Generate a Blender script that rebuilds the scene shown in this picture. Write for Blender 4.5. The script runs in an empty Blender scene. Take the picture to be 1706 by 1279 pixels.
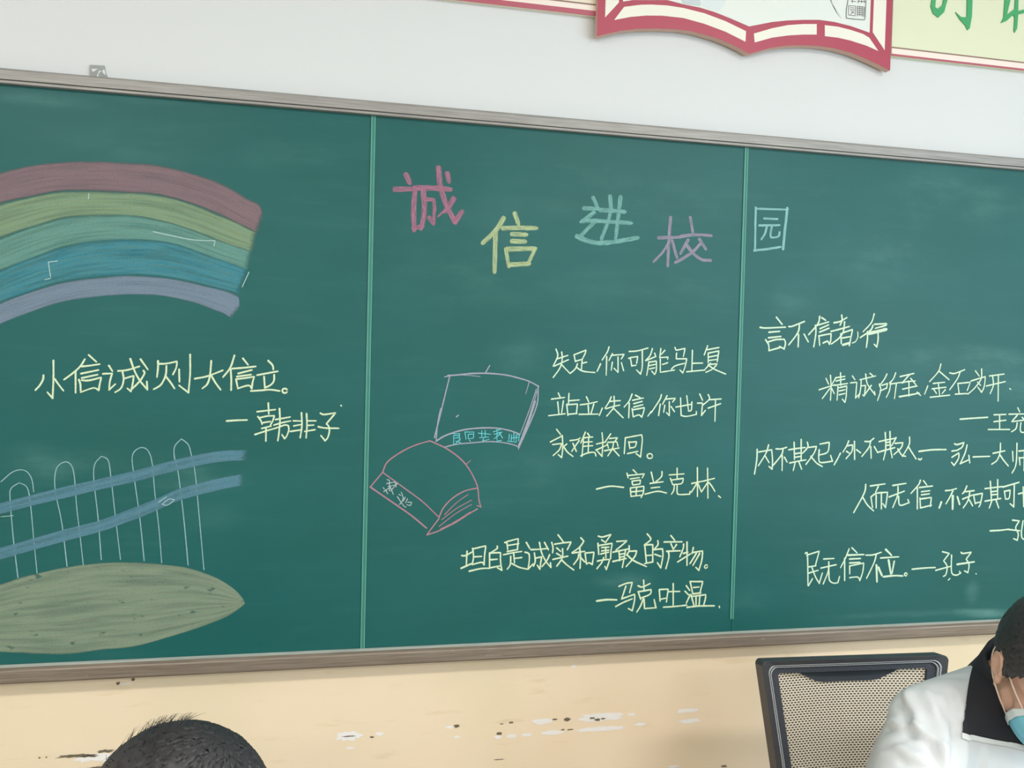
import bpy, bmesh, math, random
from mathutils import Vector, Matrix, Euler, noise
from mathutils.geometry import tessellate_polygon
import numpy as np

scene = bpy.context.scene
random.seed(7)
PI = math.pi
Z0 = 0.98                      # height of the writing surface's lower edge above the floor

# ---------------------------------------------------------------- camera
cam_data = bpy.data.cameras.new('camera')
cam_data.sensor_width = 36.0
cam_data.lens = 36.0 * 1450.0 / 1706.0
cam_data.clip_start = 0.05
cam = bpy.data.objects.new('camera', cam_data)
scene.collection.objects.link(cam)
scene.camera = cam
_y, _p, _r = -0.2181168, -0.0251343, -0.0250196       # yaw, pitch, roll
_R = (Matrix.Rotation(_y, 3, 'Z') @ Matrix.Rotation(_p, 3, 'X') @ Matrix.Rotation(_r, 3, 'Y'))
cam.matrix_world = Matrix.Translation((-0.100856, -1.863289, Z0 + 0.621192)) @ (_R @ Matrix.Rotation(PI / 2, 3, 'X')).to_4x4()

# ---------------------------------------------------------------- world, lamps, exposure
scene.view_settings.view_transform = 'Standard'
scene.view_settings.look = 'None'
scene.view_settings.exposure = 0.0
scene.view_settings.gamma = 1.0
scene.view_settings.use_curve_mapping = False
world = bpy.data.worlds.new('world')
scene.world = world
world.use_nodes = True
world.node_tree.nodes['Background'].inputs[0].default_value = (0.75, 0.85, 1.0, 1)
world.node_tree.nodes['Background'].inputs[1].default_value = 0.6

ROOM = dict(x0=-3.0, x1=3.3, y0=-6.5, y1=0.03, z1=3.2)

def area(name, loc, rot, sx, sy, watts, color):
    l = bpy.data.lights.new(name, 'AREA')
    l.shape = 'RECTANGLE'; l.size = sx; l.size_y = sy
    l.energy = watts; l.color = color
    o = bpy.data.objects.new(name, l)
    o.location = loc; o.rotation_euler = rot
    scene.collection.objects.link(o)
    return o

CEIL_SPOTS = [(-1.3, -2.3), (1.6, -2.3), (-1.3, -4.7), (1.6, -4.7)]
for cx, cy in CEIL_SPOTS:                                  # fluorescent tubes under the ceiling
    area('ceiling_lamp_light', (cx, cy, 3.02), (0, 0, 0), 1.2, 0.3, 39, (1.0, 0.965, 0.91))
for wy in (-2.6, -4.9):                                    # daylight entering by the two windows on the right
    area('window_daylight', (3.27, wy, 1.75), (0, PI / 2, 0), 1.5, 1.7, 55, (0.68, 0.885, 1.0))

# ---------------------------------------------------------------- helpers
C = scene.collection

def lin(r, g, b):
    f = lambda c: (c / 255 / 12.92) if c / 255 <= 0.04045 else ((c / 255 + 0.055) / 1.055) ** 2.4
    return (f(r), f(g), f(b), 1.0)

def link(o, parent=None):
    C.objects.link(o)
    if parent is not None:
        o.parent = parent
    return o

def mesh(name, verts, faces, mats, parent=None, smooth=False, uvs=None, mat_idx=None):
    me = bpy.data.meshes.new(name)
    me.from_pydata([tuple(v) for v in verts], [], faces)
    for m in (mats if isinstance(mats, (list, tuple)) else [mats]):
        me.materials.append(m)
    if uvs is not None:
        lay = me.uv_layers.new(name='UVMap')
        for lp in me.loops:
            lay.data[lp.index].uv = uvs[lp.vertex_index]
    if mat_idx:
        for p, i in zip(me.polygons, mat_idx): p.material_index = i
    if smooth:
        for p in me.polygons: p.use_smooth = True
    me.update()
    return link(bpy.data.objects.new(name, me), parent)

def from_bm(name, bm, mats, parent=None, smooth=False):
    bmesh.ops.recalc_face_normals(bm, faces=bm.faces)
    me = bpy.data.meshes.new(name)
    bm.to_mesh(me); bm.free()
    for m in (mats if isinstance(mats, (list, tuple)) else [mats]):
        me.materials.append(m)
    if smooth:
        for p in me.polygons: p.use_smooth = True
    return link(bpy.data.objects.new(name, me), parent)

def empty(name, loc, parent=None):
    o = bpy.data.objects.new(name, None)
    o.location = loc
    o.empty_display_size = 0.1
    return link(o, parent)

def tag(o, label=None, cat=None, group=None, kind=None):
    if label: o['label'] = label
    if cat: o['category'] = cat
    if group: o['group'] = group
    if kind: o['kind'] = kind
    return o

def bm_box(bm, a, b, bevel=0.0):
    r = bmesh.ops.create_cube(bm, size=1.0)
    vs = r['verts']
    for v in vs:
        v.co = Vector([a[i] + (v.co[i] + 0.5) * (b[i] - a[i]) for i in range(3)])
    if bevel > 0:
        es = list({e for v in vs for e in v.link_edges})
        bmesh.ops.bevel(bm, geom=es, offset=bevel, segments=2, affect='EDGES', profile=0.5)

def bm_tube(bm, pts, radii, seg=12, cap=True):
    pts = [Vector(p) for p in pts]
    if not isinstance(radii, (list, tuple)): radii = [radii] * len(pts)
    rings = []
    up = Vector((0.123, 0.31, 0.94)).normalized()
    prev = None
    for i, p in enumerate(pts):
        d = (pts[min(i + 1, len(pts) - 1)] - pts[max(i - 1, 0)]).normalized()
        n = (prev - d * prev.dot(d)) if prev is not None else d.cross(up)
        if n.length < 1e-5: n = d.orthogonal()
        n.normalize(); prev = n
        b = d.cross(n)
        rings.append([bm.verts.new(p + radii[i] * (math.cos(2 * PI * k / seg) * n + math.sin(2 * PI * k / seg) * b)) for k in range(seg)])
    for a, c in zip(rings, rings[1:]):
        for k in range(seg):
            bm.faces.new((a[k], a[(k + 1) % seg], c[(k + 1) % seg], c[k]))
    if cap:
        bm.faces.new(rings[0][::-1]); bm.faces.new(rings[-1])

def catmull(pts, n=6, corner=70):
    """smooth a polyline but keep its sharp corners"""
    P = [Vector(p) for p in pts]
    if len(P) < 3: return P
    out = []
    def isc(i):
        if i <= 0 or i >= len(P) - 1: return True
        return math.degrees((P[i] - P[i - 1]).angle(P[i + 1] - P[i], 0)) > corner
    for i in range(len(P) - 1):
        p1, p2 = P[i], P[i + 1]
        p0 = P[i - 1] if not isc(i) else p1 - (p2 - p1) * 0.5
        p3 = P[i + 2] if not isc(i + 1) else p2 + (p2 - p1) * 0.5
        for k in range(n):
            t = k / n
            out.append(0.5 * ((2 * p1) + (p2 - p0) * t + (2 * p0 - 5 * p1 + 4 * p2 - p3) * t * t + (3 * p1 - p0 - 3 * p2 + p3) * t ** 3))
    out.append(P[-1])
    return out

# ---------------------------------------------------------------- materials
def new_mat(name):
    m = bpy.data.materials.new(name); m.use_nodes = True
    nt = m.node_tree
    return m, nt, nt.nodes['Principled BSDF']

def N(nt, typ, **kw):
    n = nt.nodes.new(typ)
    for k, v in kw.items():
        if k.startswith('i_'):
            key = k[2:]
            n.inputs[int(key) if key.isdigit() else key].default_value = v
        else: setattr(n, k, v)
    return n

def math_n(nt, op, a, b=None, c=None, clamp=False):
    n = nt.nodes.new('ShaderNodeMath'); n.operation = op; n.use_clamp = clamp
    for i, s in enumerate((a, b, c)):
        if s is None: continue
        if isinstance(s, (int, float)): n.inputs[i].default_value = s
        else: nt.links.new(s, n.inputs[i])
    return n.outputs[0]

def map_range(nt, val, a, b, c, d, smooth=True):
    n = nt.nodes.new('ShaderNodeMapRange')
    n.interpolation_type = 'SMOOTHSTEP' if smooth else 'LINEAR'
    nt.links.new(val, n.inputs[0])
    for i, v in enumerate((a, b, c, d)): n.inputs[i + 1].default_value = v
    return n.outputs[0]

def tex_noise(nt, vec, scale, detail=2.0, rough=0.5):
    n = nt.nodes.new('ShaderNodeTexNoise')
    n.inputs['Scale'].default_value = scale; n.inputs['Detail'].default_value = detail; n.inputs['Roughness'].default_value = rough
    nt.links.new(vec, n.inputs['Vector'])
    return n.outputs['Fac']

def obj_vec(nt, scale=(1, 1, 1)):
    tc = nt.nodes.new('ShaderNodeTexCoord')
    mp = nt.nodes.new('ShaderNodeMapping')
    mp.inputs['Scale'].default_value = scale
    nt.links.new(tc.outputs['Object'], mp.inputs['Vector'])
    return mp.outputs['Vector']

def mix_col(nt, fac, a, b):
    n = nt.nodes.new('ShaderNodeMix'); n.data_type = 'RGBA'
    if isinstance(fac, (int, float)): n.inputs[0].default_value = fac
    else: nt.links.new(fac, n.inputs[0])
    for i, s in ((6, a), (7, b)):
        if isinstance(s, tuple): n.inputs[i].default_value = s
        else: nt.links.new(s, n.inputs[i])
    return n.outputs[2]

def plain(name, col, rough=0.6, metal=0.0, var=0.0, vscale=20, bump=0.0, bscale=200, stretch=(1, 1, 1), spec=0.5):
    m, nt, p = new_mat(name)
    p.inputs['Roughness'].default_value = rough
    p.inputs['Metallic'].default_value = metal
    p.inputs['Specular IOR Level'].default_value = spec
    v = obj_vec(nt, stretch)
    if var > 0:
        f = tex_noise(nt, v, vscale, 4)
        d = tuple(max(0, c * (1 - var)) for c in col[:3]) + (1,)
        l = tuple(min(1, c * (1 + var)) for c in col[:3]) + (1,)
        nt.links.new(mix_col(nt, f, d, l), p.inputs['Base Color'])
    else:
        p.inputs['Base Color'].default_value = col
    if bump > 0:
        b = nt.nodes.new('ShaderNodeBump'); b.inputs['Strength'].default_value = bump; b.inputs['Distance'].default_value = 0.002
        nt.links.new(tex_noise(nt, v, bscale, 3), b.inputs['Height'])
        nt.links.new(b.outputs[0], p.inputs['Normal'])
    return m

def chalk_mat(name, col, strength=0.95, grain=0.45, soft=0.3, streaky=False):
    """chalk line: opaque in the middle, grainy and broken at the edges"""
    m, nt, p = new_mat(name)
    p.inputs['Roughness'].default_value = 0.95
    p.inputs['Specular IOR Level'].default_value = 0.05
    p.inputs['Base Color'].default_value = col
    uv = nt.nodes.new('ShaderNodeUVMap')
    sep = nt.nodes.new('ShaderNodeSeparateXYZ'); nt.links.new(uv.outputs[0], sep.inputs[0])
    fine = tex_noise(nt, obj_vec(nt), 900, 2)
    av = math_n(nt, 'ABSOLUTE', sep.outputs[1])
    e = math_n(nt, 'MULTIPLY_ADD', math_n(nt, 'SUBTRACT', fine, 0.5), 0.8, av)
    edge = map_range(nt, e, 1.0 - soft, 1.0, 1.0, 0.0)
    g = map_range(nt, fine, 0.3, 0.6, 1.0 - grain, 1.0)
    a = math_n(nt, 'MULTIPLY', edge, g)
    if streaky:
        cv = nt.nodes.new('ShaderNodeCombineXYZ')
        nt.links.new(math_n(nt, 'MULTIPLY', sep.outputs[0], 25), cv.inputs[0])
        nt.links.new(math_n(nt, 'MULTIPLY', sep.outputs[1], 2.2), cv.inputs[1])
        st = tex_noise(nt, cv.outputs[0], 1.6, 3, 0.6)
        a = math_n(nt, 'MULTIPLY', a, map_range(nt, st, 0.3, 0.65, 0.45, 1.0))
    nt.links.new(math_n(nt, 'MULTIPLY', a, strength, clamp=True), p.inputs['Alpha'])
    return m

def fill_mat(name, col, col2, strength=0.85, low=0.6, su=14.0, sv=9.0, edge=0.06, specks=None):
    """an area rubbed in with the side of the chalk: streaks along u, ragged edge in v"""
    m, nt, p = new_mat(name)
    p.inputs['Roughness'].default_value = 0.95
    p.inputs['Specular IOR Level'].default_value = 0.05
    uv = nt.nodes.new('ShaderNodeUVMap')
    sep = nt.nodes.new('ShaderNodeSeparateXYZ'); nt.links.new(uv.outputs[0], sep.inputs[0])
    u, v = sep.outputs[0], sep.outputs[1]
    cv = nt.nodes.new('ShaderNodeCombineXYZ')
    nt.links.new(math_n(nt, 'MULTIPLY', u, su), cv.inputs[0]); nt.links.new(math_n(nt, 'MULTIPLY', v, sv), cv.inputs[1])
    st = tex_noise(nt, cv.outputs[0], 1.0, 4, 0.6)
    cv2 = nt.nodes.new('ShaderNodeCombineXYZ')
    nt.links.new(math_n(nt, 'MULTIPLY', u, su * 0.4), cv2.inputs[0]); nt.links.new(math_n(nt, 'MULTIPLY', v, sv * 0.5), cv2.inputs[1])
    st2 = tex_noise(nt, cv2.outputs[0], 1.0, 2, 0.5)
    fine = tex_noise(nt, obj_vec(nt), 350, 3)
    nt.links.new(mix_col(nt, map_range(nt, st, 0.35, 0.65, 0, 1), col, col2), p.inputs['Base Color'])
    d = math_n(nt, 'MINIMUM', v, math_n(nt, 'SUBTRACT', 1.0, v))
    d = math_n(nt, 'MULTIPLY_ADD', math_n(nt, 'SUBTRACT', st, 0.5), edge * 1.6, d)
    du = math_n(nt, 'MULTIPLY', math_n(nt, 'MINIMUM', u, math_n(nt, 'SUBTRACT', 1.0, u)), 4.0)
    d = math_n(nt, 'MINIMUM', d, math_n(nt, 'MULTIPLY_ADD', math_n(nt, 'SUBTRACT', fine, 0.5), 0.10, du))
    ed = map_range(nt, d, 0.0, edge, 0.0, 1.0)
    a = math_n(nt, 'MULTIPLY', ed, map_range(nt, st, 0.28, 0.6, low, 1.0))
    a = math_n(nt, 'MULTIPLY', a, map_range(nt, st2, 0.3, 0.6, low, 1.0))
    a = math_n(nt, 'MULTIPLY', a, map_range(nt, fine, 0.25, 0.5, 0.8, 1.0))
    if specks:
        vo = nt.nodes.new('ShaderNodeTexNoise'); vo.inputs['Scale'].default_value = specks; vo.inputs['Detail'].default_value = 2
        nt.links.new(obj_vec(nt, (0.55, 1, 1.1)), vo.inputs['Vector'])
        a = math_n(nt, 'MULTIPLY', a, map_range(nt, vo.outputs['Fac'], 0.27, 0.36, 0.25, 1.0))
    nt.links.new(math_n(nt, 'MULTIPLY', a, strength, clamp=True), p.inputs['Alpha'])
    return m

CHALK = {
    'title_a': '''10.8:70.8,1012.6 78.3,996.5;10.8:48.5,980.2 83.4,983.2;10.9:89.8,986.1 135.0,988.4 165.4,988.0;10.8:89.9,983.7 88.5,938.8 90.1,897.1;9.8:89.3,900.6 107.9,906.0;10.9:107.3,986.5 111.1,947.3 108.8,920.9 105.1,901.5;7.6:109.0,963.9 130.7,963.4 132.5,941.5 131.4,912.6;8.7:121.9,925.2 130.7,912.6;11.0:139.3,1031.8 144.6,992.6 157.6,955.1 170.4,931.8 178.0,918.2;11.0:178.0,919.7 192.1,941.5;11.0:173.2,968.1 163.8,950.6 155.5,940.5;4.4:160.2,948.0 141.2,928.8;9.9:158.5,1021.2 162.5,1004.7''',
    'title_b': '''10.5:284.1,933.8 267.3,906.0 239.4,877.6;10.5:266.8,903.5 267.0,816.8;10.6:308.9,945.1 317.1,923.5;10.6:283.4,911.8 319.8,914.6 357.8,916.0;10.6:303.8,900.2 335.4,900.7;10.6:304.2,884.8 333.2,885.6;8.5:290.8,866.9 298.0,829.3;10.6:294.6,867.1 356.5,871.6;8.5:356.5,871.6 340.9,836.3;10.6:300.5,833.1 343.4,837.7''',
    'title_c': '''9.0:486.2,991.0 499.0,966.9;9.0:465.7,966.3 500.0,967.5;9.0:489.4,958.5 460.0,936.4;9.0:463.2,937.6 497.4,941.8;9.0:493.2,940.0 460.8,906.3;9.0:525.5,996.7 528.0,967.1 521.6,938.5 508.5,901.7;9.1:550.3,996.7 546.5,958.8 541.5,904.5;9.1:503.4,964.9 561.3,964.4;9.1:497.5,940.2 577.0,940.2;10.4:451.1,903.3 474.2,895.2 500.5,891.6 536.7,895.4 563.2,901.6 593.1,908.0''',
    'title_d': '''7.3:671.1,958.5 668.4,902.6 667.7,848.3;7.3:643.6,910.8 698.1,915.4;5.8:669.4,902.6 654.8,879.5 633.4,856.2;7.3:676.1,906.2 689.3,868.5;7.4:719.0,961.3 725.9,929.7;7.4:698.0,917.0 732.3,922.7 772.3,922.7;7.4:715.5,909.9 697.6,878.6;7.4:743.0,913.0 759.4,891.4;7.4:745.1,901.9 723.4,879.9 686.2,857.2;7.4:710.6,900.0 730.3,878.6 751.5,866.8 772.4,866.3''',
    'title_e': '''5.1:881.1,993.9 882.7,894.6;4.2:882.9,991.4 963.9,994.1;6.1:962.0,997.3 957.6,947.8 954.5,901.6;5.1:881.0,894.5 913.1,899.4 947.1,906.1;4.7:903.4,970.1 937.6,970.6;4.7:891.4,953.1 943.5,956.8;4.7:911.2,953.3 906.4,935.0 897.9,921.5;4.7:923.7,954.0 920.9,930.9 926.5,927.0 940.8,930.4 944.1,940.4''',
    'quote_left': '''4.5:-628.4,572.4 -629.1,564.1 -635.0,552.4 -642.5,543.2;4.5:-610.8,601.8 -610.4,567.8 -611.5,527.9;4.5:-611.5,527.9 -620.8,539.1;4.5:-607.8,565.4 -600.9,554.7 -592.3,543.2;4.6:-553.9,605.7 -562.9,590.5 -576.6,576.8 -591.0,564.9;4.6:-570.5,581.9 -570.0,539.4;4.6:-546.7,614.2 -532.9,601.2;4.6:-559.1,591.4 -544.5,593.4 -526.7,596.7;4.6:-560.5,577.2 -528.9,584.9;4.6:-558.8,568.5 -530.3,575.8;4.6:-564.2,565.1 -561.3,555.4 -560.9,543.7;4.6:-558.8,564.2 -545.7,564.1 -523.2,570.4 -526.2,556.1 -527.6,544.7;3.7:-527.6,544.7 -537.7,549.2 -560.8,540.4;4.6:-509.5,594.2 -503.1,583.4;4.6:-520.2,577.7 -503.9,578.7;4.6:-503.5,578.4 -507.5,561.5 -508.4,546.3;4.6:-508.4,546.3 -497.3,557.5;4.6:-492.2,584.0 -475.7,586.1 -452.9,593.9;4.6:-484.3,583.0 -481.8,567.1 -486.3,550.1 -497.1,541.5;4.6:-479.4,569.6 -463.0,575.0 -465.1,557.3 -468.1,543.7;4.6:-468.1,543.7 -474.5,549.5;4.7:-470.0,608.7 -461.5,584.4 -451.8,566.0 -437.3,547.9;4.7:-437.3,547.9 -438.3,563.7;4.7:-444.9,585.6 -443.2,579.7 -451.8,564.3 -467.3,547.1;4.7:-450.8,608.3 -437.0,588.3;4.6:-417.9,605.7 -417.7,592.1 -419.5,573.4;4.6:-414.6,599.9 -401.0,601.0 -381.8,605.8 -383.2,592.9 -389.2,579.2;4.6:-401.8,595.9 -403.1,577.2 -411.6,558.3 -425.1,548.7;4.6:-402.3,574.6 -394.1,563.7 -385.9,551.1;4.6:-377.6,589.6 -376.7,564.9;4.6:-357.0,620.1 -356.4,581.6 -359.1,543.0;4.6:-359.1,543.0 -377.1,557.2;4.6:-347.3,571.5 -323.0,577.1 -293.7,589.5;4.6:-316.1,608.2 -318.1,579.0 -322.7,561.7 -332.4,552.0;4.7:-315.7,579.0 -308.1,565.4 -297.2,550.1;4.7:-271.1,620.6 -278.9,595.3 -292.6,576.0;4.7:-278.0,591.9 -276.5,571.2 -276.5,549.6;4.7:-254.4,615.0 -244.2,602.2;4.7:-274.8,593.7 -252.4,595.9 -229.1,599.1;4.7:-263.0,583.9 -236.5,591.6;4.7:-265.4,577.5 -238.0,582.0;4.7:-266.9,570.5 -263.3,553.3;4.7:-267.0,572.2 -248.7,574.9 -231.3,578.2 -234.4,566.8 -235.9,553.7;4.7:-235.9,553.7 -242.7,559.7 -263.3,553.3;4.8:-204.2,611.4 -195.6,602.5 -193.8,593.8;4.7:-225.5,581.3 -185.3,590.0;4.7:-212.0,578.6 -210.0,555.1;4.8:-191.9,582.5 -192.5,569.4 -200.0,560.5 -210.0,556.0;4.7:-237.5,548.5 -219.9,549.7 -199.8,551.8 -180.3,549.5;4.8:-165.4,550.1 -166.9,553.6 -170.3,554.6 -174.1,553.1 -174.9,549.9 -173.5,546.6 -169.8,545.3 -166.2,547.1 -165.4,550.1''',
    'signature_left': '''4.6:-284.1,486.1 -263.4,487.9 -244.3,488.6;4.3:-202.7,524.0 -201.3,501.3;4.3:-224.6,505.9 -188.5,510.7;4.3:-222.7,495.8 -216.7,487.2 -214.0,479.3;4.3:-220.1,493.2 -205.1,496.9 -189.9,497.9 -193.1,487.4 -197.2,479.5;4.3:-212.4,483.4 -198.2,485.9;4.3:-214.7,471.4 -196.3,476.5;4.3:-227.9,458.8 -206.2,466.3 -186.1,472.6 -169.3,478.8 -161.6,478.0 -160.6,468.4 -164.6,456.0 -168.8,450.7;4.3:-168.8,450.7 -174.0,458.6;4.3:-206.3,471.5 -206.2,445.3;4.3:-187.3,490.1 -158.5,495.6;4.3:-190.4,478.7 -172.8,484.1 -157.5,487.4;4.3:-180.0,512.9 -178.7,485.8 -180.5,459.4 -182.3,446.3;4.3:-135.6,504.7 -134.3,477.4 -137.3,452.7;4.3:-125.3,503.1 -124.0,477.5 -125.3,452.7;4.3:-151.6,487.8 -137.0,487.6;4.3:-150.5,477.2 -136.9,480.0;4.3:-157.1,465.7 -136.7,468.9;4.3:-123.3,488.1 -106.1,488.2;4.3:-122.3,478.4 -110.3,479.4;4.3:-128.1,466.0 -107.5,469.6;4.4:-97.0,504.3 -89.1,501.7 -65.8,505.5 -75.1,493.9 -84.4,482.2 -79.1,476.1 -78.0,465.4 -81.3,453.0 -86.3,446.7;4.4:-86.3,446.7 -95.2,457.3;4.4:-100.7,475.9 -86.8,473.4 -59.0,473.0;4.4:-55.1,521.1 -54.2,520.1''',
    'quote_mid_a': '''3.9:409.9,652.2 414.2,637.3 404.5,614.6;3.9:413.1,631.0 437.5,639.2;3.9:407.1,614.7 423.7,622.6 439.1,629.7;3.9:423.0,646.3 424.7,631.3 420.1,611.2 405.2,589.7;3.9:421.1,621.2 433.1,609.0 443.8,599.2;4.0:451.8,640.8 455.3,625.8;4.0:451.8,640.8 479.7,652.3 476.6,642.7 470.9,631.2;4.0:455.3,626.6 470.9,631.2;4.0:470.9,631.2 469.7,608.6;4.0:470.1,622.4 481.5,625.2;4.0:460.2,620.9 455.3,609.5 443.8,599.2;4.0:457.8,613.3 473.7,604.9 501.4,602.5;4.0:514.0,622.2 506.6,605.6;4.0:532.8,660.6 529.2,649.1 517.8,631.2;4.0:528.1,639.0 528.0,597.3;4.0:541.2,645.7 533.7,630.3;4.0:538.7,641.8 569.3,645.1 562.9,634.8;4.0:554.8,638.4 555.8,604.2;4.0:555.8,604.2 546.2,612.9;4.0:541.8,626.7 539.6,608.9;4.0:563.2,625.9 569.0,608.3;4.1:581.1,651.8 599.9,653.6 625.4,660.7;4.0:580.3,636.5 584.3,635.4 588.0,618.9;4.0:584.2,637.9 601.7,640.9 599.4,625.5;4.0:588.0,619.7 598.2,620.9;4.1:612.1,653.9 613.1,618.2 609.6,601.5;4.1:609.6,601.5 599.9,610.3;4.1:636.3,659.7 631.3,644.2 620.8,632.4;4.1:622.2,632.5 645.0,642.0;4.1:642.0,649.6 645.0,642.0;4.1:629.0,630.1 624.6,599.3;4.1:630.4,628.9 646.7,631.8 647.3,611.3 643.5,601.0 636.5,608.5;4.1:630.7,621.2 644.2,624.1;4.1:630.9,613.5 643.1,616.4;4.1:656.7,660.3 654.6,639.7;4.1:654.6,639.7 675.0,641.5 673.8,636.3;4.1:666.4,656.7 658.4,647.5;4.1:656.1,635.9 657.0,606.4 691.1,612.3;4.1:674.1,628.6 661.9,624.5;4.1:690.8,663.8 693.8,657.4 715.7,662.4 712.1,643.7;4.1:695.3,651.0 694.4,638.1 720.6,638.8 717.0,620.6 711.9,606.3;4.1:711.9,606.3 704.8,612.6;4.1:684.1,614.7 693.5,622.2 715.4,628.3;4.1:733.8,658.5 733.9,613.3;4.2:734.8,628.8 759.8,629.9;4.1:721.5,609.1 765.9,614.0;4.2:771.0,669.9 763.4,649.0;4.2:769.9,660.8 799.2,666.8;4.2:773.0,653.1 773.7,631.1;4.2:773.0,653.1 799.5,659.0 796.1,634.2;4.2:774.7,644.1 795.6,648.5;4.2:775.0,636.3 795.9,639.4;4.2:779.4,629.9 767.2,616.6;4.2:775.3,627.2 796.3,629.0 785.4,617.0 768.9,608.9;4.2:773.9,625.9 791.1,615.9 818.2,606.0''',
    'quote_mid_b': '''3.9:417.7,555.4 421.9,546.7;3.9:402.6,541.4 432.3,545.6;3.9:417.0,535.3 420.3,509.1;3.9:429.9,538.0 426.7,511.7;3.9:397.1,504.6 434.6,509.3;4.0:442.4,554.5 441.8,530.7;4.0:442.9,538.2 466.3,540.6;4.0:437.9,530.6 441.2,505.6;4.0:439.2,529.4 462.7,531.5 460.7,509.6;4.0:441.1,508.1 462.0,510.3;4.0:483.2,547.7 488.8,536.4;4.0:469.3,529.8 488.9,532.6 508.6,537.2;4.0:487.7,528.8 489.5,509.9;4.0:500.8,531.5 494.8,510.0;4.0:467.3,508.4 512.0,509.4;4.0:520.9,522.9 514.7,506.4;4.0:541.4,548.6 536.4,537.1 527.5,523.0;4.0:537.7,538.4 563.0,540.5;4.0:530.2,521.8 547.4,527.1 562.0,530.3;4.0:548.0,549.9 548.7,527.1 539.8,514.3 532.0,505.3;4.0:547.5,523.3 558.5,513.2 570.9,501.9;4.0:590.8,555.7 584.5,540.3 572.8,526.1;4.1:584.6,535.2 584.3,502.1;4.1:598.9,553.3 611.3,547.1;4.1:592.5,541.7 618.0,547.2;4.1:595.4,534.1 615.5,539.5;4.1:595.7,526.5 617.1,531.9;4.1:591.7,522.6 595.0,504.7;4.1:593.2,520.0 621.4,525.5 619.0,514.0 615.3,503.7;4.1:615.3,503.7 608.4,508.7 595.0,504.2;4.1:638.0,516.8 630.1,506.4;4.1:661.3,555.6 657.6,544.0 638.0,514.2;4.1:659.3,533.7 656.0,508.0;4.1:675.1,553.3 664.7,533.8;4.1:671.2,545.5 695.9,547.7 689.3,539.3;4.1:681.0,539.2 682.0,508.3;4.1:682.0,508.3 674.9,514.6;4.1:670.3,531.3 668.0,515.8;4.1:685.5,528.9 694.1,517.4;4.1:697.9,527.8 736.4,534.8;4.1:708.3,548.6 710.9,508.6 724.8,506.7 748.3,511.6;4.2:748.3,511.6 748.1,518.1;4.1:723.3,554.0 728.6,520.4;4.1:736.3,540.0 735.5,521.8 728.6,519.1;4.2:755.2,558.4 762.6,544.3;4.2:750.3,537.6 762.8,537.8 761.0,509.1;4.2:761.0,509.1 770.4,521.0;4.2:776.2,557.5 779.3,547.1 763.0,532.6;4.2:778.0,545.8 808.8,548.1;4.2:777.2,526.3 807.8,537.1;4.2:794.8,544.8 795.0,496.5''',
    'quote_mid_c': '''3.9:416.1,474.4 425.4,463.2;3.9:402.6,446.3 428.1,459.4;4.0:429.4,460.7 431.4,434.3 429.5,411.7;4.0:429.5,411.7 421.5,418.0;3.9:407.9,440.5 428.6,443.1 423.8,429.3 409.9,416.2;4.0:440.3,441.9 432.7,435.6;4.0:432.7,436.9 442.1,424.3 455.5,414.2;4.0:448.0,449.5 464.9,452.1 471.3,455.9;4.0:468.9,449.6 460.1,437.0 452.5,425.6;4.0:454.7,443.2 463.0,425.6;4.0:482.8,468.6 473.0,444.6;4.0:479.2,457.2 476.5,414.3;4.0:488.2,466.1 493.6,458.6;4.0:479.2,456.0 500.3,457.9;4.0:479.5,445.9 499.2,447.2;4.0:479.8,437.0 500.8,438.4;4.0:491.0,457.3 490.7,424.4;4.0:473.8,415.5 489.4,421.9 505.2,423.2 509.4,414.3;4.0:522.0,467.6 524.5,444.8 523.5,414.3;4.0:523.5,414.3 509.0,429.5;4.0:510.0,442.2 531.1,446.9;4.0:509.0,428.3 533.9,439.8;4.0:542.5,465.2 531.0,448.6;4.0:540.2,455.0 558.8,456.4 552.4,447.5;4.0:535.2,442.3 538.1,433.4;4.0:536.4,446.1 557.7,447.5 560.7,437.3;4.0:529.0,427.0 563.5,433.5;4.0:549.8,446.2 547.5,432.2 537.3,415.6;4.0:548.9,430.9 564.0,415.6;4.1:577.6,455.2 576.0,420.8;4.1:577.6,456.5 616.5,463.7 618.3,450.3 615.3,413.1;4.1:615.3,413.1 604.3,420.8;4.1:584.0,420.8 608.2,425.9;4.1:585.9,447.6 589.1,432.3;4.1:586.0,446.3 604.8,447.7 601.1,436.2 589.0,433.6;4.1:644.1,415.2 641.8,419.6 636.8,420.6 632.0,418.3 631.3,414.4 633.9,410.8 638.5,409.8 642.8,411.6 644.1,415.2''',
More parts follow.
